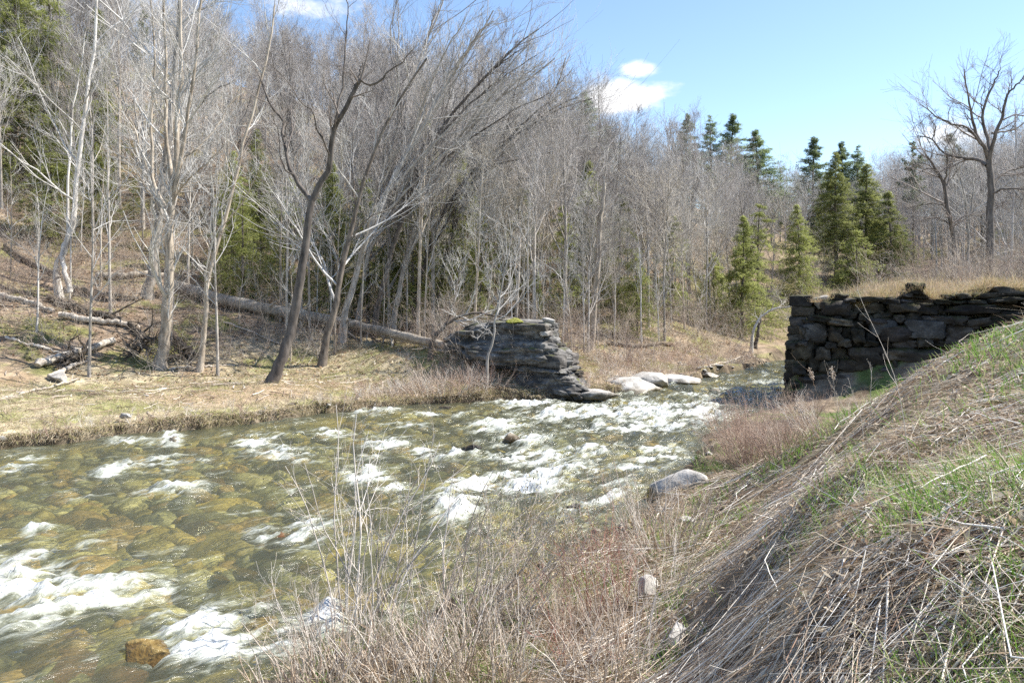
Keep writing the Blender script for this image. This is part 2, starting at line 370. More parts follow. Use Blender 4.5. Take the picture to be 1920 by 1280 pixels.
foam = np.zeros_like(WX)
wob = 0.35 * n_st(.5, 1.1, 41)
for (cx, cy, hl, hh, sl, am) in FOAM:
    dx = (PXX - cx) / (hl * 1.1); dy = (PYY - cy + sl * (PXX - cx)) / (hh * 1.15)
    foam = np.maximum(foam, am * np.exp(-0.9 * (dx * dx + dy * dy) * (1 + wob)))
rap = sstep(-3, 8, WX + 0.25 * (WY - 25)) * sstep(8, 16, WY)
foam = foam * (.30 + 1.0 * np.clip(.5 + 1.2 * n_st(.6, 2.2, 47) + .8 * n_st(1.6, 5, 48) + .4 * n_st(4, 9, 49), 0, 1))
foam = np.maximum(foam, (0.32 + 0.24 * rap) * sstep(.12, .62, n_st(.42, 1.7, 43) + .4 * n_st(1.2, 4.5, 44)))
foam *= np.clip(WDN / 0.5, 0, 1) * np.clip(WDF / 0.4, 0, 1)
rough = 0.35 + 0.65 * np.clip(foam * 1.3 + rap * .5, 0, 1)
WZ = rough * (0.22 * n_st(.38, .5, 51, 2) + 0.20 * (.45 - np.abs(n_st(.8, 1.1, 52, 3)))) + 0.03 * n_st(2.4, 2.8, 53, 3) * rough + 0.09 * foam * (0.6 + n_st(1.8, 2.4, 54, 3)) + 0.07 * foam * n_st(5, 6, 55, 3)
WZ = np.where(keep, WZ * np.clip(-WSD / 0.6 + .2, 0.1, 1), 0)
t = NT('river_water')
fl = t.attr('flow', 'Vector')
mp = t.n('ShaderNodeMapping'); mp.inputs['Scale'].default_value = (.75, 2.3, 1.0); t.l(fl, mp.inputs['Vector'])
nA, nB, nC = t.noise(2.2, 8, mp.outputs[0], dist=1.2), t.noise(9.0, 6, mp.outputs[0], dist=0.8), t.noise(1.1, 5, mp.outputs[0], dist=.8)
k = t.math('ADD', t.math('MULTIPLY', nA, .62), t.math('MULTIPLY', nB, .38))
fa = t.attr('foam', 'Fac')
v = t.math('ADD', fa, t.math('MULTIPLY', t.math('SUBTRACT', k, .5), 2.0))
mr = t.n('ShaderNodeMapRange'); mr.interpolation_type = 'SMOOTHSTEP'; mr.inputs['From Min'].default_value = .26; mr.inputs['From Max'].default_value = 1.45; t.l(v, mr.inputs['Value'])
mr2 = t.n('ShaderNodeMapRange'); mr2.interpolation_type = 'SMOOTHSTEP'; mr2.inputs['From Min'].default_value = .15; mr2.inputs['From Max'].default_value = 1.0; t.l(v, mr2.inputs['Value'])
nrm = t.bump(t.math('ADD', t.math('MULTIPLY', nA, 1.0), t.math('MULTIPLY', nB, .55)), 0.6, 0.12)
tr = t.n('ShaderNodeBsdfTransparent'); t.l(t.mix(nC, (.80, .82, .62), (.92, .92, .76)), tr.inputs['Color'])
murk = t.n('ShaderNodeBsdfDiffuse'); murk.inputs['Color'].default_value = (.34, .36, .24, 1)
ms = t.n('ShaderNodeMixShader'); t.l(t.math('MULTIPLY', t.math('ADD', mr2.outputs[0], .26), .55), ms.inputs[0]); t.l(tr.outputs[0], ms.inputs[1]); t.l(murk.outputs[0], ms.inputs[2])
gl = t.n('ShaderNodeBsdfGlossy'); gl.inputs['Roughness'].default_value = 0.17; t.l(nrm, gl.inputs['Normal'])
fr = t.n('ShaderNodeFresnel'); fr.inputs['IOR'].default_value = 1.33; t.l(nrm, fr.inputs['Normal'])
m1 = t.n('ShaderNodeMixShader'); t.l(fr.outputs[0], m1.inputs[0]); t.l(ms.outputs[0], m1.inputs[1]); t.l(gl.outputs[0], m1.inputs[2])
fo = t.n('ShaderNodeBsdfPrincipled'); fo.inputs['Base Color'].default_value = (.66, .68, .68, 1); fo.inputs['Roughness'].default_value = .6
fo.inputs['Subsurface Weight'].default_value = 0.0
t.l(t.bump(k, 1.0, .22), fo.inputs['Normal'])
m2 = t.n('ShaderNodeMixShader'); t.l(mr.outputs[0], m2.inputs[0]); t.l(m1.outputs[0], m2.inputs[1]); t.l(fo.outputs[0], m2.inputs[2])
M_WATER = t.done(m2.outputs[0])
me, used = grid_mesh('river_water', WX, WY, WZ, M_WATER, None, keep)
at = me.attributes.new('foam', 'FLOAT', 'POINT'); at.data.foreach_set('value', foam.ravel()[used].astype(np.float32))
at = me.attributes.new('flow', 'FLOAT_VECTOR', 'POINT'); at.data.foreach_set('vector', np.stack([S_.ravel()[used], T_.ravel()[used], 0 * used], 1).astype(np.float32).ravel())
tag(link('river_water', me), kind='structure')
# ================================================================== TREES
def interp(P, R, idx, t):
    k = P.shape[1]; f = t * (k - 1); i = np.minimum(f.astype(int), k - 2); a = (f - i)[:, None]
    A, B = P[idx, i], P[idx, i + 1]
    return A * (1 - a) + B * a, norm(B - A), R[idx, i] * (1 - a[:, 0]) + R[idx, i + 1] * a[:, 0]
def grow(P, R, n, rng, t0=.2, t1=.97, ang=.8, asd=.2, lr=.4, lsd=.25, k=5, up=.06, wig=.12, rr=.55, tip=.3, shape=.6, rmin=.003, lmax=None, bias=None):
    m = len(P) * n; idx = np.repeat(np.arange(len(P)), n)
    L = np.linalg.norm(np.diff(P, axis=1), axis=2).sum(1)
    t = t0 + (t1 - t0) * (np.tile((np.arange(n) + .5) / n, len(P)) + rng.uniform(-.5, .5, m) / n)
    b, T, r = interp(P, R, idx, t)
    rv = rng.normal(size=(m, 3)); rv -= (rv * T).sum(1)[:, None] * T; rv = norm(rv)
    a = np.clip(rng.normal(ang, asd, m), .15, 1.6)[:, None]
    d = T * np.cos(a) + rv * np.sin(a)
    if bias is not None: d = norm(d + np.asarray(bias))
    ln = L[idx] * lr * (1 + shape * (.5 - t)) * np.exp(rng.normal(0, lsd, m))
    if lmax: ln = np.minimum(ln, lmax)
    Q = np.empty((m, k, 3)); Q[:, 0] = b; st = (ln / (k - 1))[:, None]
    for j in range(1, k):
        Q[:, j] = Q[:, j - 1] + d * st
        d = norm(d + np.array([0, 0, up]) + wig * rng.normal(size=(m, 3)))
    r0 = np.maximum(np.minimum(r * rr, ln * .035 + .004), rmin)
    return Q, np.maximum(r0[:, None] * np.linspace(1, tip, k)[None], rmin * .7)

def trunk_line(H, r, rng, lean=(0, 0), k=16, wig=.35, tip=.12):
    t = np.linspace(0, 1, k)
    ph = rng.uniform(0, 6, 4)
    x = lean[0] * t ** 1.3 * H + wig * (np.sin(t * 4 + ph[0]) - sin(ph[0])) * t * .6 + .2 * wig * np.sin(t * 11 + ph[1]) * t
    y = lean[1] * t ** 1.3 * H + wig * (np.sin(t * 4.4 + ph[2]) - sin(ph[2])) * t * .6 + .2 * wig * np.sin(t * 10 + ph[3]) * t
    P = np.stack([x, y, t * H], 1)[None]
    R = (r * (tip + (1 - tip) * (1 - t) ** .8) * (1 + .45 * np.exp(-t * H / .5)))[None]
    P[0, 0, 2] -= .35
    return P, R

M_BARK_GREY = mat_bark('bark_grey', (.19, .165, .14), (.50, .46, .41), 7)
M_BARK_MID = mat_bark('bark_mid', (.045, .038, .033), (.19, .165, .145), 5)
M_BARK_DARK = mat_bark('bark_dark', (.05, .04, .033), (.20, .17, .14), 7)
M_BARK_TAN = mat_bark('bark_tan', (.20, .16, .12), (.56, .49, .40), 5)
M_BARK_WHITE = mat_bark('bark_white', (.30, .27, .24), (.78, .75, .70), 3.5, .08)
M_TWIG = mat_twig('twig_grey', (.64, .63, .60), (.50, .485, .46))
M_TWIG_PINK = mat_twig('twig_mauve', (.60, .575, .55), (.48, .45, .43))
M_TWIG_TAN = mat_twig('twig_tan', (.64, .60, .52), (.54, .49, .41))
M_TWIG_DARK = mat_twig('twig_dark', (.27, .23, .205), (.20, .17, .15))
M_TWIG_DUSK = mat_twig('twig_dusky', (.31, .29, .275), (.23, .21, .20))
M_BUD = mat_twig('twig_budding', (.42, .40, .24), (.36, .34, .18))
M_HEMLOCK = mat_leaf('hemlock_needles', (.17, .195, .06), (.46, .49, .18), .8, .6)
M_SPRUCE = mat_leaf('spruce_needles', (.10, .14, .065), (.28, .34, .16), .8, .5)
M_PINE = mat_leaf('pine_needles', (.07, .09, .045), (.20, .24, .12))

def crown_from(accT, accC, limbs, rng, nb=9, ns=8, nt=6, lb=.42, lt=.42, ltw=.45, up=.10, ang=.75, rr=.5, t0=.25, bias=None, twig=.006, nf=0):
    """limbs: list of (P,R) batches; branches go to the trunk mesh, twigs to the crown mesh"""
    for (P, R) in limbs:
        B = grow(P, R, nb, rng, t0, .98, ang, .26, lb, .35, 7, up, .17, rr, .3, .6, twig, bias=bias)
        accC.tubes(*B, sides=4)
        S = grow(*B, ns, rng, .12, .98, .55, .2, lt, .3, 5, up * 1.2, .09, .6, .35, .6, twig, bias=bias)
        accC.tubes(*S, sides=3)
        Tw = grow(*S, nt, rng, .08, 1, .55, .2, ltw * 1.1, .3, 4, up * 1.2, .10, .7, .5, .5, twig, bias=bias)
        accC.tubes(*Tw, sides=3)
        if nf:
            X = grow(*Tw, nf, rng, .2, 1, .65, .2, .6, .3, 3, up, .15, .8, .6, .5, twig * .8, bias=bias); accC.tubes(*X, sides=3)
        Bt = grow(P, R, 2, rng, .9, 1, .35, .1, .18, .3, 5, up, .1, .7, .3, 0, twig); accC.tubes(*Bt, sides=3)

def bare_proto(seed, H=16, r=.17, lean=(0, 0), nl=7, t0=.35, ang=.65, lr=.42, up=.10, twig=.007, nb=8, ns=7, nt=6):
    rng = np.random.default_rng(seed); T, C = Acc(), Acc()
    P, R = trunk_line(H, r, rng, lean)
    T.tubes(P, R, 8)
    L = grow(P, R, nl, rng, t0, .95, ang, .18, lr, .2, 8, up, .09, .55, .2, 1.0, .02)
    T.tubes(*L, sides=5)
    crown_from(T, C, [L], rng, nb, ns, nt, twig=twig, up=up)
    crown_from(T, C, [(P[:, 6:], R[:, 6:])], rng, nb + 5, ns, nt, lb=.22, twig=twig, t0=.1, up=up)
    return T, C
def make_tree(name, T, C, mt, mc, label, cat, loc, group=None):
    o = thing(name, label, cat, loc, group)
    link('trunk', T.mesh(name + '_trunk', mt), o)
    if C is not None: link('crown', C.mesh(name + '_crown', mc), o)
    return o

def leaf_quads(acc, pos, dirs, ln, wd, rng, flat=.5):
    n = len(pos)
    u = norm(dirs + .35 * rng.normal(size=(n, 3)))
    nrm = norm(np.array([0, 0, 1.0]) * flat + rng.normal(size=(n, 3)) * .6)
    s = norm(np.cross(u, nrm))
    ln = (ln * rng.uniform(.6, 1.4, n))[:, None]; wd = (wd * rng.uniform(.7, 1.3, n))[:, None]
    V = np.stack([pos - s * wd * .3, pos + u * ln * .5 - s * wd, pos + u * ln, pos + u * ln * .5 + s * wd], 1)
    acc.add(V, np.arange(n * 4).reshape(n, 4))
def conifer_proto(seed, H=17, Rm=3.6, r=.2, nb=110, t0=.06, droop=-.06, dens=9, ln=.26, wd=.05, pw=.85, nst=14, gap=0.0):
    rng = np.random.default_rng(seed); T, C = Acc(), Acc()
    P, R = trunk_line(H, r, rng, (rng.uniform(-.02, .02), rng.uniform(-.02, .02)), wig=.12, tip=.05)
    T.tubes(P, R, 7)
    t = t0 + (1 - t0) * rng.uniform(0, 1, nb) ** .9
    az = np.arange(nb) * 2.4 + rng.uniform(-.5, .5, nb)
    Lb = Rm * (1 - t) ** pw * rng.uniform(.45, 1.25, nb) * np.where(rng.uniform(size=nb) < gap, .3, 1) + .12
    b, _, r_ = interp(P, R, np.zeros(nb, int), t)
    k = 6; Q = np.empty((nb, k, 3)); Q[:, 0] = b
    d = np.stack([np.cos(az), np.sin(az), rng.uniform(-.05, .35, nb) + .5 * t ** 3], 1); d = norm(d)
    for j in range(1, k):
        Q[:, j] = Q[:, j - 1] + d * (Lb / (k - 1))[:, None]; d = norm(d + np.array([0, 0, droop * 2.2]) + .06 * rng.normal(size=(nb, 3)))
    Rb = np.clip(Lb * .012, .008, .05)[:, None] * np.linspace(1, .3, k)[None]
    T.tubes(Q, Rb, 4)
    S = grow(Q, Rb, nst, rng, .12, 1, .95, .2, .34, .3, 4, droop, .12, .5, .4, .9, .005)
    sd2 = S[0]; sd2[:, :, 2] = sd2[:, :1, 2] + (sd2[:, :, 2] - sd2[:, :1, 2]) * .9
    C.tubes(*S, sides=3)
    kp = np.clip(Lb / (.5 * Rm), .10, 1)
    n = len(sd2); idx = np.repeat(np.arange(n), dens); idx = idx[rng.uniform(size=len(idx)) < kp[idx // nst]]; m = len(idx)
    p, tg, _ = interp(sd2, S[1], idx, rng.uniform(.05, 1, m))
    leaf_quads(C, p + rng.normal(size=(m, 3)) * .05, norm(tg + .7 * rng.normal(size=(m, 3)) * [1, 1, .7] + [0, 0, -.45]), ln, wd, rng, .15)
    idx = np.repeat(np.arange(nb), dens * 2); idx = idx[rng.uniform(size=len(idx)) < kp[idx]]; m2 = len(idx); p, tg, _ = interp(Q, Rb, idx, rng.uniform(.2, 1, m2))
    leaf_quads(C, p, norm(tg + .7 * rng.normal(size=(m2, 3))), ln, wd, rng)
    return T, C

# ---- measured trees: limbs follow (column, row, metres behind the base plane) read off the photograph, each at its own depth
def px_limb(pts, Y, r0, r1, k=16, rng=RNG, depth=0.0):
    w_ = np.array([W(a[0], a[1], Y + (a[2] if len(a) > 2 else 0.0)) for a in pts])
    P = catmull(w_, k); t = np.linspace(0, 1, k)
    return P[None], (r0 + (r1 - r0) * t)[None]
def px_tree(name, label, cat, Y, limbs, mt, mc, seed, crown=dict(), base=0, flare=.5, group=None, no=()):
    rng = np.random.default_rng(seed); T, C = Acc(), Acc()
    bx, by = limbs[0][0][0][:2]; B = W(bx, by, Y); gz = float(ground(B[0], B[1])); B[2] = gz
    batches = []
    for i, (pts, r0, r1) in enumerate(limbs):
        P, R = px_limb(pts, Y, r0, r1)
        if i == 0:
            P[0, 0, 2] = min(P[0, 0, 2], gz) - .3
            s = np.concatenate([[0], np.cumsum(np.linalg.norm(np.diff(P[0], axis=0), axis=1))]); R = R * (1 + flare * np.exp(-s / .5))[None]
        P = P + np.concatenate([np.zeros((1, 1, 3)), .03 * rng.normal(size=(1, P.shape[1] - 2, 3)), np.zeros((1, 1, 3))], 1)
        T.tubes(P - B, R, 9 if r0 > .08 else 6)
        if i not in no: batches.append((P - B, R))
    kw = dict(nb=8, ns=7, nt=6, t0=.3, twig=.006); kw.update(crown)
    crown_from(T, C, batches, rng, **kw)
    return make_tree(name, T, C, mt, mc, label, cat, B, group)

px_tree('leaning_tree', 'forked bare tree leaning right, dark trunk bent at its foot, alone on the grassy bank', 'tree', 36.0, [
    ([(503, 722, 0), (520, 690, 0), (537, 650, .1), (552, 590, .2), (562, 520, .2), (572, 460, .3), (584, 378, .4)], .27, .155),
    ([(584, 378, .4), (600, 345, .4), (615, 315, .3), (622, 270, 0), (630, 235, -.2), (645, 208, -.4), (664, 172, -.6), (676, 150, -.7)], .15, .085),
    ([(584, 378, .4), (570, 360, .6), (556, 335, .9), (540, 305, 1.2), (533, 260, 1.5), (531, 225, 1.7), (512, 205, 2), (495, 165, 2.2), (480, 130, 2.4)], .12, .03),
    ([(676, 150, -.7), (695, 158, -.8), (712, 152, -1), (733, 130, -1.2), (755, 115, -1.5), (772, 95, -1.6)], .06, .015),
    ([(672, 158, -.7), (675, 135, -.6), (680, 118, -.5)], .06, .02), ([(668, 165, -.6), (660, 145, -.4), (655, 130, -.3)], .04, .012),
    ([(628, 240, -.2), (632, 205, 0), (642, 165, .3), (645, 120, .4), (650, 60, .5), (655, 20, .5), (640, -30, .6)], .06, .02),
    ([(618, 290, 0), (605, 262, -.5), (592, 240, -.8), (586, 212, -1.1), (560, 185, -1.4), (535, 150, -1.6), (505, 120, -1.9)], .045, .012),
    ([(533, 260, 1.5), (538, 215, 1.3), (541, 200, 1.2)], .03, .01), ([(552, 330, 1), (530, 310, .6), (520, 240, .4), (500, 210, .2)], .04, .01)],
    M_BARK_MID, M_TWIG_DARK, 21, dict(nb=5, ns=4, nt=3, lb=.25, t0=.35, twig=.006, up=.08), no=(0,))
px_tree('multi_stem_tree', 'tall tan barked tree splitting into many upright stems beside the dark hollow of roots', 'tree', 41.5, [
    ([(300, 687, 0), (306, 650, 0), (312, 590, 0), (318, 520, 0), (316, 450, 0), (322, 385, 0)], .31, .20),
    ([(322, 385, 0), (318, 330, .2), (314, 270, .4), (312, 200, .5), (310, 120, .4), (308, 40, .5), (306, -60, .5)], .13, .05),
    ([(322, 385, 0), (328, 330, -.2), (332, 260, -.2), (333, 190, 0), (338, 150, 0), (340, 80, .2), (336, -60, .2)], .16, .07),
    ([(322, 385, 0), (335, 320, -.4), (345, 260, -.6), (355, 190, -.8), (366, 120, -1), (372, 40, -1), (384, -50, -1)], .12, .05),
    ([(318, 400, 0), (300, 370, .6), (286, 330, 1), (284, 260, 1.2), (286, 180, 1.2), (290, 100, 1.2), (280, -20, 1.2)], .11, .04),
    ([(322, 380, 0), (345, 345, -.6), (372, 320, -1.2), (405, 290, -1.4), (420, 270, -1.6)], .055, .02),
    ([(326, 370, 0), (350, 352, .4), (385, 338, .8), (430, 325, 1.2)], .05, .015),
    ([(330, 330, 0), (345, 300, .6), (372, 275, 1), (400, 248, 1.6), (425, 205, 2), (450, 165, 2.4)], .09, .03),
    ([(286, 330, 1), (272, 310, 1.2), (262, 270, 1.4), (240, 215, 1.7), (228, 160, 2), (222, 80, 2)], .05, .015),
    ([(312, 420, 0), (290, 380, -.6), (262, 335, -1.2), (235, 300, -1.6), (190, 255, -2)], .04, .01)],
    M_BARK_TAN, M_TWIG, 22, dict(nb=8, ns=7, nt=5, lb=.25, t0=.3, twig=.006, up=.12))
px_tree('crooked_pale_tree', 'white barked double trunk tree with twisted legs standing high on the left slope', 'tree', 47.5, [
    ([(112, 540, 0), (104, 505, 0), (118, 478, 0), (128, 440, 0), (140, 405, 0), (142, 350, .2), (150, 290, .2), (158, 230, .2), (168, 150, .4), (176, 80, .4), (182, 0, .4), (186, -60, .4)], .20, .06),
    ([(132, 548, -.6), (122, 510, -.5), (116, 480, -.2), (122, 455, 0)], .16, .12),
    ([(128, 440, 0), (126, 390, .5), (129, 330, .8), (133, 260, 1), (138, 200, 1), (150, 130, 1), (160, 60, 1)], .09, .03),
    ([(160, 220, .2), (172, 180, 0), (186, 140, -.2), (195, 90, -.4)], .06, .02), ([(170, 150, .4), (186, 120, .6), (215, 80, .8), (240, 40, 1), (255, 15, 1)], .06, .02),
    ([(145, 320, .2), (120, 280, .6), (90, 250, 1), (50, 235, 1.4)], .035, .01)],
    M_BARK_WHITE, M_TWIG, 23, dict(nb=7, ns=6, nt=5, lb=.24, t0=.35, twig=.006, up=.1), no=(1,))
px_tree('slender_leaning_tree', 'slender pale tree leaning right, just right of the many stemmed tan tree', 'tree', 41.5, [
    ([(373, 682, 0), (380, 640, 0), (386, 590, 0), (388, 540, 0), (400, 480, 0), (420, 420, .1), (440, 340, .2), (452, 290, .2), (470, 220, .3), (490, 150, .4), (505, 80, .4), (515, 10, .4)], .15, .04),
    ([(400, 480, 0), (380, 440, .4), (372, 400, .6), (360, 340, .8)], .035, .01), ([(440, 340, .2), (425, 300, .5), (420, 240, .8), (415, 180, 1)], .04, .01),
    ([(420, 420, .1), (455, 380, -.4), (480, 330, -.8), (500, 300, -1)], .035, .01)],
    M_BARK_TAN, M_TWIG, 24, dict(nb=8, ns=6, nt=5, lb=.22, t0=.2, twig=.006))
px_tree('dark_bank_tree', 'dark trunk tree leaning right over the long fallen log', 'tree', 43.5, [
    ([(602, 668, 0), (612, 640, 0), (622, 600, 0), (632, 550, .1), (640, 500, .2), (655, 450, .3), (668, 390, .4), (690, 320, .4), (720, 240, .4), (760, 170, .2), (800, 110, 0)], .21, .05),
    ([(640, 500, .2), (620, 450, .6), (606, 400, 1), (600, 340, 1.2)], .05, .015), ([(655, 450, .3), (690, 410, 0), (735, 390, -.3), (780, 365, -.6)], .05, .015), ([(668, 390, .4), (660, 320, .8), (662, 260, 1), (672, 190, 1.2)], .06, .015)],
    M_BARK_DARK, M_TWIG, 25, dict(nb=8, ns=7, nt=5, lb=.28, t0=.2, twig=.006))
px_tree('thick_grey_tree', 'stout grey trunk tree on the slope behind the many stemmed tan tree', 'tree', 50.0, [
    ([(276, 558, 0), (284, 520, 0), (290, 460, 0), (298, 400, .2), (306, 330, .2), (318, 240, .3), (326, 150, .3), (335, 40, .3), (340, -60, .3)], .33, .12),
    ([(298, 400, .2), (284, 350, .6), (270, 290, 1), (255, 220, 1.4), (250, 150, 1.6)], .10, .03), ([(306, 330, .2), (330, 280, -.3), (358, 220, -.8), (390, 180, -1), (440, 150, -1.2)], .10, .03)],
    M_BARK_GREY, M_TWIG, 26, dict(nb=8, ns=7, nt=5, lb=.25, t0=.3))
# the fan of trees arching right over the river
FAN = [('nearest', 47, [(640, 610), (655, 560), (672, 500), (690, 440), (720, 370), (760, 290), (800, 220), (850, 140), (890, 80), (925, 20)], .20, 'silver barked tree arching far right, its tips highest against the blue sky'),
       ('second', 49, [(700, 615), (712, 560), (728, 500), (750, 420), (775, 350), (810, 270), (850, 210), (905, 150), (960, 95), (1010, 55)], .19, 'arching tree whose long limb reaches right into the open sky above the pier'),
       ('third', 50, [(735, 610), (745, 560), (758, 500), (778, 430), (800, 370), (835, 310), (880, 245), (930, 190), (990, 150), (1040, 110)], .18, 'leaning grey tree with parallel limbs sweeping right, middle of the arching group'),
       ('fourth', 52, [(770, 600), (785, 540), (800, 480), (820, 420), (850, 370), (890, 320), (945, 270), (1000, 230), (1060, 200), (1110, 185)], .18, 'lowest arching tree whose limbs sweep right towards the pointed evergreen'),
       ('fifth', 51, [(668, 605), (676, 560), (690, 480), (706, 400), (722, 320), (745, 240), (770, 160), (795, 90), (820, 30), (840, -30)], .18, 'steep leaning tree rising behind the forked bank tree to the top of the picture'),
       ('sixth', 54, [(815, 600), (825, 540), (838, 470), (862, 400), (900, 345), (940, 290), (985, 250), (1020, 200), (1045, 160), (1060, 110)], .16, 'thin arching tree at the right of the leaning group, ends against blue sky')]
for i, (_, Y, pts, r, lab) in enumerate(FAN):
    rng = np.random.default_rng(60 + i)
    limbs = [(pts, r, .035)]
    for q in range(6):
        j = 2 + q; a, b = pts[j]; sgn = 1 if q % 2 else -.4
        e = pts[min(j + 4, 9)]
        dx, dy = (e[0] - a), (e[1] - b)
        ro = rng.uniform(-.35, .35); L = rng.uniform(.6, 1.0); ddx, ddy = L * (dx * cos(ro) - dy * sin(ro)), L * (dx * sin(ro) + dy * cos(ro))
        dz = rng.uniform(-2.5, 2.5)
        limbs.append(([(a, b), (a + ddx * .3, b + ddy * .38, dz * .4), (a + ddx * .65, b + ddy * .75, dz * .8), (a + ddx, b + ddy * 1.02, dz)], r * .45, .02))
    px_tree('arching_tree', lab, 'tree', Y, limbs, M_BARK_MID if i % 2 else M_BARK_GREY, M_TWIG_DUSK if i % 3 == 1 else M_TWIG, 40 + i, dict(nb=8, ns=6, nt=4, lb=.28, t0=.2, ang=.6, up=.08, twig=.007, bias=(.10, 0, .10)), group='trees arching over the river')
px_tree('dead_snag', 'tall branchless dead trunk standing pale behind the right end of the pier', 'tree', 49.0, [
    ([(1105, 672, 0), (1110, 630, 0), (1114, 580, 0), (1120, 500, 0), (1124, 430, 0), (1129, 380, 0), (1133, 343, 0)], .23, .11),
    ([(1116, 570, 0), (1130, 562, -.5), (1148, 556, -1), (1153, 545, -1.2)], .06, .02), ([(1126, 420, 0), (1136, 400, .4), (1140, 380, .6)], .03, .01)],
    M_BARK_TAN, M_TWIG, 71, dict(nb=1, ns=1, nt=1, lb=.06, t0=.4), no=(0,))
px_tree('sapling', 'thin crooked sapling growing in front of the rock pier', 'tree', 37.0, [
    ([(912, 690, 0), (918, 660, 0), (925, 630, 0), (930, 600, 0), (934, 570, .1), (944, 520, .2), (955, 470, .3), (962, 420, .3)], .07, .02),
    ([(925, 630, 0), (915, 618, -.2), (905, 624, -.3), (895, 634, -.5)], .03, .01), ([(934, 570, 0), (920, 540, .3), (915, 500, .5)], .025, .008), ([(944, 520, 0), (965, 490, .3), (975, 450, .5)], .025, .008)],
    M_BARK_GREY, M_TWIG, 72, dict(nb=7, ns=5, nt=4, lb=.3, t0=.35, twig=.005))
px_tree('bowed_tree', 'dark bowed tree arching right at the left end of the rock pier', 'tree', 41.0, [
    ([(806, 650, 0), (818, 625, 0), (838, 607, .1), (865, 592, .2), (900, 586, .3), (930, 592, .3), (955, 598, .3)], .12, .03), ([(838, 607, 0), (850, 570, .3), (858, 530, .5), (865, 480, .5)], .05, .015)],
    M_BARK_DARK, M_TWIG, 73, dict(nb=9, ns=6, nt=4, lb=.25, t0=.3, twig=.005))
px_tree('bowed_tree', 'pale bowed trunk bending right towards the stone abutment', 'tree', 57.5, [
    ([(1408, 645, 0), (1413, 618, 0), (1424, 598, .1), (1437, 586, -.2), (1458, 577, -.5), (1481, 575, -1), (1503, 571, -1.5), (1516, 578, -2)], .11, .03), ([(1470, 575, -.8), (1462, 562, -1), (1455, 545, -1)], .03, .01), ([(1490, 574, -1.2), (1484, 590, -1.4), (1470, 600, -1.6)], .03, .01)],
    M_BARK_WHITE, M_TWIG_TAN, 74, dict(nb=7, ns=4, nt=3, lb=.25, t0=.45, twig=.005))
px_tree('stub_trunk', 'short dark leaning stub beside the pale bowed trunk', 'tree', 59.0, [
    ([(1416, 650, 0), (1421, 625, 0), (1424, 606, .2), (1427, 592, .2)], .14, .07)], M_BARK_DARK, M_TWIG, 75, dict(nb=3, ns=3, nt=2, lb=.5, t0=.6))
px_tree('spreading_tree', 'tall bare tree with wide spreading crown against the sky behind the stone abutment', 'tree', 52.0, [
    ([(1856, 548, 0), (1856, 480, 0), (1857, 400, 0), (1858, 340, 0), (1854, 300, 0)], .26, .19),
    ([(1854, 300, 0), (1846, 275, -.3), (1830, 250, -.6), (1822, 215, -.8), (1814, 180, -1), (1808, 130, -1)], .15, .03),
    ([(1854, 300, 0), (1853, 260, .6), (1842, 220, .8), (1852, 180, 1), (1866, 150, 1.2), (1876, 130, 1.4)], .13, .03),
    ([(1854, 305, 0), (1864, 260, -.6), (1878, 220, -1), (1888, 180, -1.2), (1905, 160, -1.4), (1920, 145, -1.5)], .13, .03),
    ([(1850, 310, 0), (1835, 300, .8), (1800, 296, 1.5), (1770, 285, 2), (1748, 262, 2.2), (1720, 255, 2.5)], .13, .03),
    ([(1838, 270, -.4), (1815, 240, -1), (1785, 232, -1.6), (1762, 222, -2), (1738, 205, -2.5), (1725, 195, -2.6)], .08, .02),
    ([(1857, 350, 0), (1880, 325, .5), (1910, 315, 1), (1945, 300, 1.5)], .09, .03), ([(1857, 365, 0), (1885, 354, -.8), (1920, 354, -1.5), (1960, 340, -2)], .08, .03), ([(1857, 400, 0), (1870, 390, .5), (1885, 382, .8)], .05, .02),
    ([(1748, 262, 2.2), (1754, 240, 2.4), (1746, 225, 2.5)], .04, .012), ([(1860, 250, 0), (1890, 245, .6), (1915, 235, 1), (1950, 200, 1.4)], .07, .02)],
    M_BARK_MID, M_TWIG_DARK, 80, dict(nb=9, ns=6, nt=5, lb=.33, t0=.25, twig=.007, up=.06), no=(0,))
px_tree('bare_side_tree', 'smaller dark bare tree with left drooping limbs, left of the spreading tree', 'tree', 55.0, [
    ([(1791, 540, 0), (1790, 480, 0), (1784, 430, 0), (1776, 380, 0), (1766, 335, 0), (1750, 310, 0), (1735, 290, 0)], .20, .06),
    ([(1778, 390, 0), (1760, 382, .6), (1730, 384, 1), (1700, 390, 1.4)], .06, .015), ([(1782, 420, 0), (1750, 408, -.5), (1715, 420, -1)], .05, .012), ([(1770, 350, 0), (1776, 310, -.5), (1770, 270, -.8)], .08, .02), ([(1766, 335, 0), (1740, 310, -.8), (1710, 305, -1.2)], .05, .012)],
    M_BARK_MID, M_TWIG_DARK, 81, dict(nb=8, ns=6, nt=5, lb=.33, t0=.25, twig=.007, up=.05))
px_tree('twin_stem_tree', 'pale twin stemmed young tree between the two dark trees behind the abutment', 'tree', 60.0, [
    ([(1817, 540, 0), (1815, 470, 0), (1813, 400, 0), (1805, 350, 0), (1792, 310, 0)], .12, .04), ([(1815, 450, 0), (1822, 390, .4), (1826, 330, .5), (1832, 290, .6)], .08, .03)],
    M_BARK_GREY, M_TWIG, 82, dict(nb=9, ns=6, nt=5, lb=.3, t0=.3))

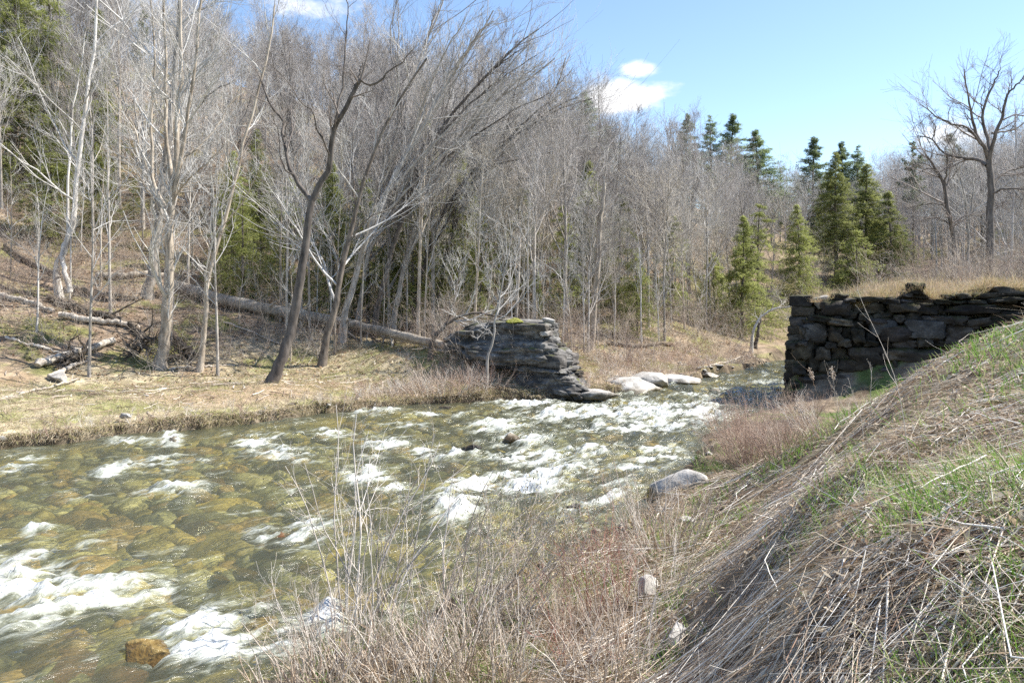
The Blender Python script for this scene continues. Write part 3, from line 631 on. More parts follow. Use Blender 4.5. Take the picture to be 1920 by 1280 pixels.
# ---- evergreens
HEM = [conifer_proto(100, 17, 3.6, .2, 260, .03, -.09, 26, .18, .02, .85, 8), conifer_proto(101, 15, 3.2, .18, 220, .03, -.10, 26, .18, .02, .8, 8), conifer_proto(102, 9, 2.4, .1, 130, .02, -.10, 20, .15, .018, .7, 8), conifer_proto(103, 14, 3.2, .16, 90, .08, -.08, 26, .16, .02, .6, 10, .3)]
SPR = [conifer_proto(110, 18, 5.0, .2, 260, .06, -.03, 20, .24, .032, 1.0, 9), conifer_proto(111, 20, 5.0, .2, 170, .12, -.02, 20, .24, .032, .95, 10, .35)]
PIN = [conifer_proto(120, 19, 3.6, .22, 46, .45, .03, 14, .30, .06, .45, 12, .25)]
def protos(L, nm, mt, mc, label, cat):
    out = []
    for T, C in L:
        out.append((T.mesh(nm + '_trunk', mt), C.mesh(nm + '_crown', mc)))
    return out
HEMm = protos(HEM, 'hemlock', M_BARK_DARK, M_HEMLOCK, '', ''); SPRm = protos(SPR, 'spruce', M_BARK_DARK, M_SPRUCE, '', ''); PINm = protos(PIN, 'pine', M_BARK_DARK, M_PINE, '', '')
HEMH, SPRH, PINH = [17, 15, 9, 14], [18, 20], [19]
def put(name, ms, label, cat, loc, rz, sx, sz, group=None):
    o = thing(name, label, cat, loc, group); o.rotation_euler = (0, 0, rz); o.scale = (sx, sx, sz)
    link('trunk', ms[0], o)
    if ms[1] is not None: link('crown', ms[1], o)
    return o
def put_px(name, L, Hs, i, px, ptop, Y, width, label, cat='tree', group=None, rng=RNG):
    x = (px - PX0) / F * Y; z = float(ground(x, Y)); top = CAMZ - (ptop - YH) / F * Y
    sz = (top - z) / Hs[i]
    put(name, L[i], label, cat, (x, Y, z - .2), rng.uniform(0, 6), sz * width, sz, group)
EG = [('hemlock', HEMm, HEMH, 0, 25, -90, 64, 1.2, 'tall dark hemlock filling the left edge behind the pale crooked tree'),
      ('hemlock', HEMm, HEMH, 1, 105, -60, 67, 1.15, 'tall feathery hemlock behind the two stems of the pale crooked tree'),
      ('hemlock', HEMm, HEMH, 1, 172, 10, 70, 1.1, 'dark hemlock high on the slope right of the tall left edge hemlocks'),
      ('hemlock', HEMm, HEMH, 2, 95, 250, 57, 1.5, 'low bright green hemlock on the slope above the pale crooked tree'),
      ('hemlock', HEMm, HEMH, 2, 190, 290, 60, 1.3, 'low green hemlock left of the stout grey trunk'),
      ('hemlock', HEMm, HEMH, 2, 15, 300, 62, 1.2, 'small green hemlock low at the left edge of the slope'),
      ('hemlock', HEMm, HEMH, 1, 435, 280, 64, 1.1, 'hemlock showing between the slender leaning tree and the forked tree'),
      ('hemlock', HEMm, HEMH, 1, 490, 240, 68, 1.0, 'shaded hemlock behind the left limb of the forked tree'),
      ('hemlock', HEMm, HEMH, 0, 625, 300, 60, 1.2, 'hemlock directly behind the trunk of the forked tree'),
      ('hemlock', HEMm, HEMH, 2, 735, 425, 56, 1.2, 'small yellowish hemlock above the fallen log and left of the pier'),
      ('hemlock', HEMm, HEMH, 0, 800, 215, 70, 1.2, 'dark narrow hemlock behind the limbs of the arching trees'),
      ('hemlock', HEMm, HEMH, 1, 870, 270, 66, 1.1, 'hemlock on the slope straight above the rock pier'),
      ('hemlock', HEMm, HEMH, 1, 930, 320, 72, 1.0, 'thin grey green hemlock above the mossy top of the pier'),
      ('hemlock', HEMm, HEMH, 2, 1010, 505, 58, .5, 'tiny bright green hemlock just behind the pier top'),
      ('hemlock', HEMm, HEMH, 1, 1110, 300, 68, 1.3, 'hemlock behind the tall dead trunk'),
      ('hemlock', HEMm, HEMH, 2, 1195, 470, 62, 1.2, 'small hemlock at the forest edge right of the dead trunk'),
      ('hemlock', HEMm, HEMH, 1, 1390, 400, 64, 1.3, 'hemlock by the river bend above the bowed pale trunk'),
      ('hemlock', HEMm, HEMH, 2, 1340, 470, 66, 1.3, 'low shaded hemlock on the far bank left of the bend'),
      ('hemlock', HEMm, HEMH, 0, 1568, 282, 92, 1.45, 'large sunlit green hemlock at the river bend, tallest of the bright ones'),
      ('hemlock', HEMm, HEMH, 0, 1622, 305, 94, 1.5, 'broad green hemlock joined to the tallest bright hemlock at the bend'),
      ('hemlock', HEMm, HEMH, 1, 1675, 355, 90, 1.4, 'yellow green hemlock with a rounded tip, rightmost of the bright ones'),
      ('hemlock', HEMm, HEMH, 2, 1610, 430, 86, 1.5, 'low green hemlock at the foot of the bright hemlocks by the bend'),
      ('spruce', SPRm, SPRH, 0, 1102, 168, 120, 1.9, 'broad pointed evergreen standing up in front of the small white cloud'),
      ('spruce', SPRm, SPRH, 0, 1283, 212, 150, 1.5, 'small spruce tip on the ridge right of the cloud'),
      ('spruce', SPRm, SPRH, 1, 1335, 213, 150, 1.5, 'open branched spruce on the ridge, left of a pair'),
      ('spruce', SPRm, SPRH, 0, 1368, 213, 152, 1.7, 'dense spruce on the ridge, right of a pair'),
      ('spruce', SPRm, SPRH, 0, 1425, 240, 140, 1.9, 'dark spruce on the descending ridge right of the ridge pair'),
      ('spruce', SPRm, SPRH, 0, 1523, 256, 130, 1.6, 'lone narrow spruce left of the bright hemlocks'),
      ('spruce', SPRm, SPRH, 0, 1583, 262, 132, 1.4, 'narrow dark spruce tip rising behind the tallest bright hemlock'),
      ('spruce', SPRm, SPRH, 1, 1605, 270, 130, 1.5, 'twin of the narrow spruce tip, with a flatter top'),
      ('pine', PINm, PINH, 0, 1712, 265, 105, 1.0, 'open crowned pine at the left of the spreading bare tree'),
      ('pine', PINm, PINH, 0, 1790, 250, 112, 1.2, 'hazy flat topped pine seen through the spreading bare tree'),
      ('pine', PINm, PINH, 0, 1845, 275, 108, 1.0, 'pine whose boughs show behind the main fork of the spreading tree'),
      ('pine', PINm, PINH, 0, 1905, 280, 110, 1.1, 'pine at the right edge behind the spreading bare tree'),
      ('pine', PINm, PINH, 0, 395, 60, 90, .9, 'tall thin pine showing above the hill between bare stems at upper left'),
      ('pine', PINm, PINH, 0, 262, 20, 95, .9, 'tall pine on the hill behind the stout grey tree')]
EG += [('hemlock', HEMm, HEMH, 3, 455, 330, 58, 1.2, 'feathery open hemlock low between the slender tree and the forked tree'), ('hemlock', HEMm, HEMH, 3, 540, 330, 61, 1.3, 'feathery grey green hemlock left of the forked tree trunk'), ('hemlock', HEMm, HEMH, 3, 690, 330, 59, 1.3, 'feathery hemlock between the dark bank tree and the arching trees'),
       ('hemlock', HEMm, HEMH, 3, 775, 330, 60, 1.1, 'open hemlock behind the bases of the arching trees'), ('hemlock', HEMm, HEMH, 3, 845, 380, 62, 1.2, 'open hemlock above the left end of the pier'), ('hemlock', HEMm, HEMH, 3, 900, 400, 60, 1.1, 'feathery hemlock just above the pier moss'), ('hemlock', HEMm, HEMH, 3, 975, 350, 66, 1.3, 'pale feathery hemlock above the right half of the pier'),
       ('hemlock', HEMm, HEMH, 3, 1060, 380, 64, 1.1, 'feathery hemlock just left of the tall dead trunk'), ('hemlock', HEMm, HEMH, 3, 1160, 360, 66, 1.2, 'feathery hemlock just right of the tall dead trunk'), ('hemlock', HEMm, HEMH, 3, 1260, 400, 70, 1.2, 'open hemlock in mid forest between dead trunk and bend'), ('hemlock', HEMm, HEMH, 3, 1420, 380, 72, 1.3, 'feathery hemlock at the bend just left of the abutment corner'),
       ('hemlock', HEMm, HEMH, 1, 1500, 380, 84, 1.4, 'dark hemlock behind the abutment corner'), ('hemlock', HEMm, HEMH, 3, 250, 330, 64, 1.3, 'feathery hemlock between the crooked pale tree and the stout grey tree'), ('hemlock', HEMm, HEMH, 3, 380, 380, 66, 1.2, 'feathery hemlock right of the stout grey tree')]
for i, e in enumerate(EG):
    Yp = max(52.0, e[6] - 8) if e[0] == 'hemlock' and 380 < e[4] < 1300 else e[6]
    put_px(e[0], e[1], e[2], e[3], e[4], e[5], Yp, e[7], e[8], group='evergreens on the hillside', rng=np.random.default_rng(900 + i))

# ---- the bare wood on the hillside
BP = [bare_proto(200, 17, .16, (0.02, 0), 12, .25, .5, .36, .16, .008, 7, 6, 4), bare_proto(201, 19, .18, (-.03, .02), 13, .3, .45, .32, .18, .008, 7, 6, 4), bare_proto(202, 15, .13, (.08, 0), 11, .2, .5, .36, .14, .008, 7, 6, 4), bare_proto(203, 18, .19, (.03, -.04), 12, .22, .65, .40, .12, .009, 7, 6, 5),
      bare_proto(204, 14, .11, (.14, -.05), 10, .25, .5, .34, .14, .008, 7, 6, 4), bare_proto(205, 20, .17, (0, .03), 13, .35, .4, .28, .2, .008, 7, 6, 4), bare_proto(206, 16, .14, (-.06, -.03), 12, .18, .65, .4, .12, .008, 7, 6, 5)]
BMs = []
for i, (T, C) in enumerate(BP):
    BMs.append((T.mesh('bare_tree_trunk', [M_BARK_GREY, M_BARK_GREY, M_BARK_TAN, M_BARK_DARK, M_BARK_GREY, M_BARK_TAN, M_BARK_GREY][i]), C.mesh('bare_tree_crown', [M_TWIG, M_TWIG_PINK, M_TWIG, M_TWIG_DUSK, M_TWIG_TAN, M_TWIG_PINK, M_TWIG_DUSK][i])))
BH = [17, 19, 15, 18, 14, 20, 16]
# saplings: thin poles with few twigs
def pole_proto(seed, H, r, lean, nb=12):
    rng = np.random.default_rng(seed); T, C = Acc(), Acc()
    P, R = trunk_line(H, r, rng, lean, wig=.2); T.tubes(P, R, 6)
    crown_from(T, C, [(P, R)], rng, nb, 5, 4, lb=.2, t0=.3, twig=.005, up=.1)
    return T, C
PP = [pole_proto(300, 9, .065, (.02, 0)), pole_proto(301, 7, .05, (.09, .02)), pole_proto(302, 11, .075, (-.04, 0), 14), pole_proto(303, 5, .04, (.02, .03), 9)]
PMs = [(T.mesh('pole_trunk', m), C.mesh('pole_crown', M_TWIG)) for (T, C), m in zip(PP, [M_BARK_TAN, M_BARK_WHITE, M_BARK_GREY, M_BARK_TAN])]
rng = np.random.default_rng(77)
def scatter(n, mind, accept, box, tries=60000):
    pts = []
    X = rng.uniform(box[0], box[1], tries); Y = rng.uniform(box[2], box[3], tries)
    px = X / Y * F + PX0; m = (px > -170) & (px < 2060); X, Y = X[m], Y[m]
    sd, df, dn = channel(X, Y); ok = accept(X, Y, sd, df, dn); X, Y = X[ok], Y[ok]
    for x, y in zip(X, Y):
        md = mind(x, y) if callable(mind) else mind
        if all((x - a) ** 2 + (y - b) ** 2 > md * md for a, b in pts):
            pts.append((x, y))
            if len(pts) >= n: break
    return np.array(pts)
def terr(X, Y): return 11.5 - 6.0 * sstep(-4, 4, X)
hillok = lambda X, Y, sd, df, dn: (df < dn) & (sd > terr(X, Y)) & (Y > 30)
near = scatter(132, lambda x, y: 4.6 if x / y < -.22 else 2.9, lambda X, Y, sd, df, dn: hillok(X, Y, sd, df, dn) & (Y < 84) & ((Y > 57) | (X / Y > -.16)), (-62, 60, 36, 84))
far = scatter(150, lambda x, y: 4.3, lambda X, Y, sd, df, dn: hillok(X, Y, sd, df, dn) & (Y >= 78) & (Y < 175), (-105, 130, 78, 175))
rb = scatter(40, 3.5, lambda X, Y, sd, df, dn: (dn < df) & (sd > 5) & (Y > 62) & (Y < 130) & (X / Y > .46), (28, 110, 62, 130))
def zone(x, y):
    px = x / y * F + PX0
    if (y > 100): return 'bare grey tree on the upper hillside seen only as fine twigs', 'bare trees on the upper hillside'
    if px < 420: return 'bare slim forest tree on the left slope above the fallen logs', 'bare trees on the left slope'
    if px < 800: return 'bare slim forest tree on the slope behind the forked and arching trees', 'bare trees behind the arching trees'
    if px < 1150: return 'bare grey forest tree on the slope behind the rock pier', 'bare trees behind the pier'
    return 'bare grey forest tree on the far bank between the dead trunk and the bend', 'bare trees by the bend'
ALLT = [(x, y, 0) for x, y in near] + [(x, y, 1) for x, y in far] + [(x, y, 2) for x, y in rb]
for (x, y, kd) in ALLT:
    i = int(rng.integers(len(BMs))); s = rng.uniform(.72, 1.12) * (.78 if kd == 1 else .9 if kd == 0 else .72)
    px = x / y * F + PX0
    if kd == 0 and px > 1000: s *= .82
    if kd == 1 and px < 620 and px > 420: s *= .8
    if kd == 1 and px > 1050: s *= .78
    z = float(ground(x, y))
    lab, grp = zone(x, y) if kd != 2 else ('bare brushy tree in the grey wood far behind the stone abutment', 'bare trees behind the abutment')
    put('bare_tree', BMs[i], lab, 'tree', (x, y, z), rng.uniform(0, 6.28), s * rng.uniform(.9, 1.15), s, grp)
pl = scatter(235, lambda x, y: 3.6 if x / y < -.3 else 1.2, lambda X, Y, sd, df, dn: (df < dn) & (sd > terr(X, Y) - .8) & (Y > 34) & (Y < 80), (-55, 38, 36, 80))
for (x, y) in pl:
    i = int(rng.integers(len(PMs))); s = rng.uniform(.75, 1.25); px = x / y * F + PX0
    side = 'on the left slope among the logs' if px < 420 else 'behind the fallen log in mid slope' if px < 830 else 'at the forest edge behind the rock pier' if px < 1120 else 'on the far bank between dead trunk and bend'
    put('sapling', PMs[i], 'thin pale pole like sapling ' + side, 'sapling', (x, y, float(ground(x, y)) - .1), rng.uniform(0, 6.28), s, s, 'saplings ' + side)

# the farthest trees of the hill read as one grey mass
rng = np.random.default_rng(79); a = Acc(); FP = []
for sd_i in range(5):
    r_ = np.random.default_rng(350 + sd_i); T = Acc(); P, R = trunk_line(15 + sd_i, .15, r_, (0, 0)); T.tubes(P, R, 5)
    L = grow(P, R, 13, r_, .12, .96, .75, .2, .38, .2, 6, .08, .1, .5, .2, 1.0, .02); T.tubes(*L, sides=3)
    B = grow(*L, 8, r_, .15, 1, .7, .2, .42, .3, 4, .08, .14, .5, .3, .5, .011); T.tubes(*B, sides=3)
    S = grow(*B, 8, r_, .1, 1, .7, .2, .45, .3, 3, .08, .16, .6, .4, .5, .009); T.tubes(*S, sides=3); FP.append((np.concatenate(T.v), np.concatenate([q for q in T.q])))
fw = np.vstack([scatter(270, 2.3, lambda X, Y, sd, df, dn: (df < dn) & (sd > 14) & (Y > 72), (-105, 90, 72, 175)), scatter(210, 2.3, lambda X, Y, sd, df, dn: (sd > 4) & (Y > 60) & (X / Y > .43), (26, 150, 60, 190))])
for (x, y) in fw:
    v, q = FP[int(rng.integers(5))]; s_ = rng.uniform(.5, .8) * (1.15 if x / y > .45 else 1)
    a.add((v * [s_, s_, s_ * rng.uniform(.85, 1.05)]) @ np.array([[cos(x), -sin(x), 0], [sin(x), cos(x), 0], [0, 0, 1.0]]) + [x, y, float(ground(x, y))], q)
tag(link('far_woods', a.mesh('far_woods', M_TWIG_PINK)), 'mass of fine grey leafless trees filling the far hillside', 'woods', kind='stuff')
# ================================================================== ROCKS, PIER, ABUTMENT, LOGS
def hit(px, py, y0=1.2, y1=180):
    Y = np.exp(np.linspace(math.log(y0), math.log(y1), 900))
    x = (px - PX0) / F * Y; z = CAMZ - (py - YH) / F * Y
    g = ground(x, Y); b = np.nonzero(g >= z)[0]
    i = b[0] if len(b) else len(Y) - 1
    return np.array([x[i], Y[i], g[i]])
import bmesh
def ico(sub):
    bm = bmesh.new(); bmesh.ops.create_icosphere(bm, subdivisions=sub, radius=1.0)
    v = np.array([q.co[:] for q in bm.verts]); f = np.array([[w.index for w in q.verts] for q in bm.faces]); bm.free()
    return v, f
ICO = {k: ico(k) for k in (2, 3, 4, 5)}
def rock_verts(sub, rng, ncut=7, amp=.16, fine=.04):
    v, f = ICO[sub]; v = v.copy(); s = rng.uniform(0, 99)
    v = v * (1 + amp * fbm(v * 1.3 + s, 3)[:, None])
    for _ in range(ncut):
        n = norm(rng.normal(size=3)); d = rng.uniform(.42, .8); h = np.maximum(v @ n - d, 0); v = v - h[:, None] * n * .9
    v = v + norm(v) * (fine * fbm(v * 4 + s, 4))[:, None]
    return v, f
def rotz(a): return np.array([[cos(a), -sin(a), 0], [sin(a), cos(a), 0], [0, 0, 1.0]])
M_ROCK_GREY = mat_rock('rock_grey', [(.3, (.16, .145, .13)), (.5, (.34, .32, .29)), (.7, (.52, .49, .45))], 2.2)
M_ROCK_PALE = mat_rock('rock_pale', [(.3, (.20, .19, .17)), (.5, (.38, .36, .33)), (.7, (.56, .53, .49))], 1.8)
M_ROCK_BROWN = mat_rock('rock_brown', [(.3, (.07, .055, .035)), (.5, (.17, .135, .09)), (.7, (.30, .26, .20))], 2.5, .6)
M_ROCK_OCHRE = mat_rock('rock_ochre', [(.32, (.10, .065, .02)), (.5, (.24, .16, .045)), (.68, (.40, .30, .12))], 4.0, .4, spec=.5, bump=1.0)
M_ROCK_RUST = mat_rock('rock_rust', [(.32, (.16, .08, .035)), (.5, (.30, .16, .08)), (.7, (.42, .27, .16))], 3.0, .35, spec=.5)
M_ROCK_SHADE = mat_rock('rock_shaded', [(.3, (.022, .021, .02)), (.5, (.06, .058, .056)), (.7, (.13, .127, .122))], 2.2)  # grey rock with the shade of the abutment face darkened into its colour
M_ROCK_DARK = mat_rock('rock_dark', [(.3, (.03, .03, .028)), (.5, (.08, .075, .07)), (.7, (.19, .18, .17))], 2.5, .5)
def boulder(label, c, s, mat, seed, rot=0.0, name='boulder', tilt=0.0, ncut=13, group=None, sub=4):
    rng = np.random.default_rng(seed); v, f = rock_verts(sub, rng, ncut)
    v = v * np.asarray(s) / 2
    if tilt: v = v @ np.array([[cos(tilt), 0, -sin(tilt)], [0, 1, 0], [sin(tilt), 0, cos(tilt)]])
    v = v @ rotz(rot).T
    o = link(name, Acc().add(v, t=f).mesh(name, mat), loc=[float(q) for q in c]); tag(o, label, 'rock', group)
    return o
def bpx(label, px, py, wpx, hpx, dep, mat, seed, z=0.0, rot=0.0, tilt=0.0, name='boulder', sink=.3, group=None, ncut=13):
    """px,py: middle of the rock's foot; sizes in photograph pixels turned into metres at that distance"""
    p = G(px, py, z); k = p[1] / F
    w_, h_ = wpx * k, hpx * k
    d_ = w_ * dep
    return boulder(label, (p[0], p[1] + d_ * .35, p[2] + h_ * (.5 - sink)), (w_, d_, h_ * 1.25), mat, seed, rot, name, tilt, ncut, group, 4)
bpx('ochre boulder breaking the surface in the lower left corner of the river', 262, 1262, 128, 68, .75, M_ROCK_OCHRE, 1, -.1, .2)
bpx('sunken yellow brown boulder just in front of the ochre boulder', 245, 1305, 130, 40, .8, M_ROCK_OCHRE, 2, -.5)
bpx('rounded ochre rock under the water, right one of a touching pair', 455, 1095, 64, 30, .8, M_ROCK_OCHRE, 3, -.38)
bpx('rounded ochre rock under the water, left one of a touching pair', 405, 1100, 46, 28, .8, M_ROCK_OCHRE, 4, -.36)
bpx('rust red wet rock with white water curling behind it', 515, 1030, 84, 32, .6, M_ROCK_RUST, 5, -.2, .1)
bpx('brown boulder with a pale crest in the middle of the rapids', 962, 838, 78, 34, .7, M_ROCK_BROWN, 6, -.1)
bpx('flat dark rock in the rapids left of the brown boulder', 882, 848, 46, 15, .8, M_ROCK_DARK, 7, -.05)
bpx('low dark rock alone in smooth water at mid river', 405, 893, 62, 14, .7, M_ROCK_BROWN, 8, -.08)
bpx('white topped rock in the riffle near the far bank', 320, 834, 36, 20, .8, M_ROCK_PALE, 9, -.08)
bpx('small dark rock by the far bank under the brush', 830, 768, 30, 9, .8, M_ROCK_DARK, 10, -.03)
bpx('dark square block at the water by the foot of the pier', 982, 746, 38, 22, .8, M_ROCK_DARK, 11, .0)
bpx('pale flat stone between the square block and the pier', 1020, 748, 44, 12, .9, M_ROCK_PALE, 12, .0)
bpx('grey flat stone left of the square block', 935, 750, 34, 9, .9, M_ROCK_GREY, 13, .0)
bpx('tilted slab leaning under the overhang of the pier', 985, 722, 54, 26, .7, M_ROCK_GREY, 14, .3, 0, .35)
bpx('second slab with a pale edge under the overhang of the pier', 960, 730, 50, 16, .7, M_ROCK_GREY, 15, .2, 0, -.2)
bpx('pale bedrock shelf running from the pier foot along the far waterline', 1175, 737, 180, 40, 1.0, M_ROCK_PALE, 16, .02, .35, 0, 'rock_shelf', .4, None, 15)
bpx('flat pale ledge stepping into the water at the right foot of the pier', 1118, 746, 70, 14, 1.0, M_ROCK_PALE, 44, -.02, .2, .05, 'rock_slab', .34, None, 15)
bpx('dark jagged rock at the left of the tilted slabs', 1162, 726, 50, 26, .7, M_ROCK_DARK, 17, .05, 0, .3)
bpx('pale tilted slab at the water right of the jagged rock', 1222, 729, 130, 46, .8, M_ROCK_PALE, 18, .08, .1, .15, 'rock_slab', .34, None, 15)
bpx('long low pale slab at the right end of the bedrock shelf', 1272, 722, 120, 30, .9, M_ROCK_PALE, 19, .08, .1, .05, 'rock_slab', .34, None, 15)
bpx('grey wedge of rock in front of the pale slab', 1190, 733, 30, 12, .8, M_ROCK_GREY, 20, .0)
bpx('pale rock standing in the far shallows', 1345, 738, 34, 12, .8, M_ROCK_PALE, 21, -.03)
bpx('flat pale rock at the foot of the far bank', 1332, 707, 40, 12, .9, M_ROCK_PALE, 22, .05)
bpx('wide smooth grey boulder sloping into the water below the brown shrub', 1280, 955, 195, 84, .9, M_ROCK_PALE, 43, -.05, .35, -.34, 'boulder', .34, None, 18)
bpx('small pale stone behind the smooth sloping boulder', 1342, 908, 34, 20, .8, M_ROCK_PALE, 24, .25)
bpx('cream coloured stone at the tail of the smooth sloping boulder', 1296, 985, 40, 24, .8, M_ROCK_PALE, 25, .25)
bpx('grey stone among weeds at the toe of the steep bank', 1420, 985, 44, 36, .8, M_ROCK_GREY, 26, .5)
bpx('angular grey boulder in the shade of the bank at the bottom', 1275, 1222, 76, 66, .9, M_ROCK_GREY, 27, .6, .4)
bpx('pale stone half hidden by dry stems left of the angular boulder', 1215, 1120, 60, 40, .9, M_ROCK_PALE, 28, .45)
bpx('orange brown stone in the shallows by the near bank', 1190, 1022, 34, 18, .9, M_ROCK_OCHRE, 29, .0)
bpx('white stone among the willow stems', 625, 1190, 60, 50, .8, M_ROCK_PALE, 30, -.15)
bpx('dark wet rock in the riffle by the near bank', 1080, 962, 36, 18, .9, M_ROCK_DARK, 31, -.06)
bpx('brown ledge under fast water near the reddish stems', 1000, 1000, 90, 22, .8, M_ROCK_BROWN, 32, -.3)
bpx('grey mossy stone lying on the grassy far bank', 232, 782, 26, 12, .8, M_ROCK_GREY, 33, .6)
bpx('grey rock beside the root tangle on the far bank', 105, 712, 34, 22, .8, M_ROCK_GREY, 34, .9)
bpx('amber rock just under the surface near the bottom shrubs', 545, 1262, 70, 40, .9, M_ROCK_OCHRE, 35, -.45)
rng = np.random.default_rng(400)
# stones along the far waterline and the far beach
for i in range(70):
    j = rng.uniform(.12, .92); a = FARC[int(j * 69)]
    if not (-18 < a[0] < 20): continue
    x, y = a + rng.normal(0, .28, 2) + np.array([.05, -.1]); s = rng.uniform(.08, .30)
    boulder('weathered stone on the far waterline', (x, y, max(0.0, float(ground(x, y))) + s * .05), (s * rng.uniform(1, 1.7), s, s * .6), [M_ROCK_GREY, M_ROCK_BROWN, M_ROCK_DARK][i % 3], 500 + i, rng.uniform(0, 3), 'stone', group='stones along the far waterline', sub=3)
for i in range(30):
    px_, py_ = rng.uniform(1270, 1480), rng.uniform(668, 702); p = hit(px_, py_); s = rng.uniform(.15, .5)
    boulder('pale stone scattered on the far beach at the river bend', p + [0, 0, s * .02], (s * 1.9, s * 1.2, s * .42), [M_ROCK_PALE, M_ROCK_GREY][i % 2], 600 + i, rng.uniform(0, 3), 'stone', group='stones on the beach at the bend', sub=3)
for i in range(26):
    j = rng.uniform(.32, .62); a = NEARC[int(j * 79)]; x, y = a + rng.normal(0, .35, 2) + [.2, 0]; s = rng.uniform(.1, .3)
    boulder('wet stone at the edge of the near bank', (x, y, max(-.05, float(ground(x, y))) + s * .1), (s * 1.4, s, s * .7), [M_ROCK_GREY, M_ROCK_BROWN, M_ROCK_OCHRE][i % 3], 700 + i, rng.uniform(0, 3), 'stone', group='stones along the near bank', sub=3)
for i in range(46):
    r = math.exp(rng.uniform(math.log(10.5), math.log(28))); th = rng.uniform(-.62, .12); x, y = r * sin(th), r * cos(th)
    if channel(x, y)[0] > -1.0: continue
    s = rng.uniform(.45, 1.1); gz_ = float(ground(x, y)); h_ = min(s * .55, -.10 - gz_ + .2)
    boulder('amber stained boulder lying under the clear water', (x, y, gz_ + h_ * .15), (s * rng.uniform(1.1, 1.6), s, h_ * 1.3), [M_ROCK_OCHRE, M_ROCK_BROWN, M_ROCK_OCHRE, M_ROCK_RUST][i % 4], 800 + i, rng.uniform(0, 3), group='boulders under the water', sub=3, ncut=9)
# cobbles of the river bed
a = Acc(); base = [rock_verts(2, np.random.default_rng(i), 4, .2, .05) for i in range(12)]
n = 0
while n < 3800:
    r = math.exp(rng.uniform(math.log(8), math.log(50))); th = rng.uniform(-.66, .35); x, y = r * sin(th), r * cos(th)
    sd_, df_, dn_ = channel(x, y)
    if sd_ > -.5: continue
    s = rng.lognormal(math.log(.16), .5) * (1 + r / 50); s = min(s, .6); v, f = base[n % 12]; gz_ = float(ground(x, y))
    if gz_ + s * .62 > -.12: continue
    v = (v * [s * rng.uniform(.8, 1.5), s, s * .5]) @ rotz(rng.uniform(0, 6)).T
    pal = np.array([(.25, .20, .07), (.36, .27, .08), (.16, .14, .055), (.32, .21, .08), (.42, .37, .19), (.11, .10, .05), (.27, .25, .14)])[rng.integers(7)]
    a.add(v + [x, y, gz_ + s * .12], t=f, c=pal * rng.uniform(.8, 1.25)); n += 1
M_BED = mat_tint('bed_stone', .6, 0, 9.0, .4)
tag(link('riverbed_cobbles', a.mesh('riverbed_cobbles', M_BED)), 'olive and amber cobbles covering the bed of the clear river', 'cobbles', kind='stuff')

def box_rock(pw):
    g = np.linspace(-1, 1, 6); V, Q = [], []
    for ax in range(3):
        for sg in (-1, 1):
            a_, b_ = np.meshgrid(g, g); p = np.zeros((6, 6, 3)); p[..., ax] = sg; p[..., (ax + 1) % 3] = a_ * sg; p[..., (ax + 2) % 3] = b_
            o = len(V) * 36; idx = np.arange(36).reshape(6, 6) + o
            V.append(p.reshape(-1, 3)); Q.append(np.stack([idx[:-1, :-1], idx[:-1, 1:], idx[1:, 1:], idx[1:, :-1]], -1).reshape(-1, 4))
    V = np.concatenate(V); V = V / (np.abs(V) ** pw).sum(1)[:, None] ** (1 / pw)
    return V, np.concatenate(Q)
BV, BQ = box_rock(7)
BV4 = box_rock(4.2)[0]
def course_stone(acc, c, s, ax, rng, amp=.10, BV=BV):
    """c centre, s half sizes (along wall, depth, height); ax = wall direction"""
    n_ = np.array([ax[1], -ax[0], 0]); se = rng.uniform(0, 99)
    v = BV * s; d = fbm(BV * [1.6, 1.6, 1.2] + se, 3); v = v * (1 + amp * 1.3 * d[:, None])
    v[:, 0] += v[:, 2] * rng.normal(0, .12); v[:, 2] += v[:, 0] * rng.normal(0, .07)
    acc.add(c + v[:, :1] * ax + v[:, 1:2] * (-n_) + v[:, 2:3] * [0, 0, 1], BQ, c=np.array([1, rng.uniform(.92, 1.0), rng.uniform(.82, 1.0)]) * rng.choice([.45, .7, 1.0, 1.3, 1.9], p=[.2, .25, .3, .17, .08]))
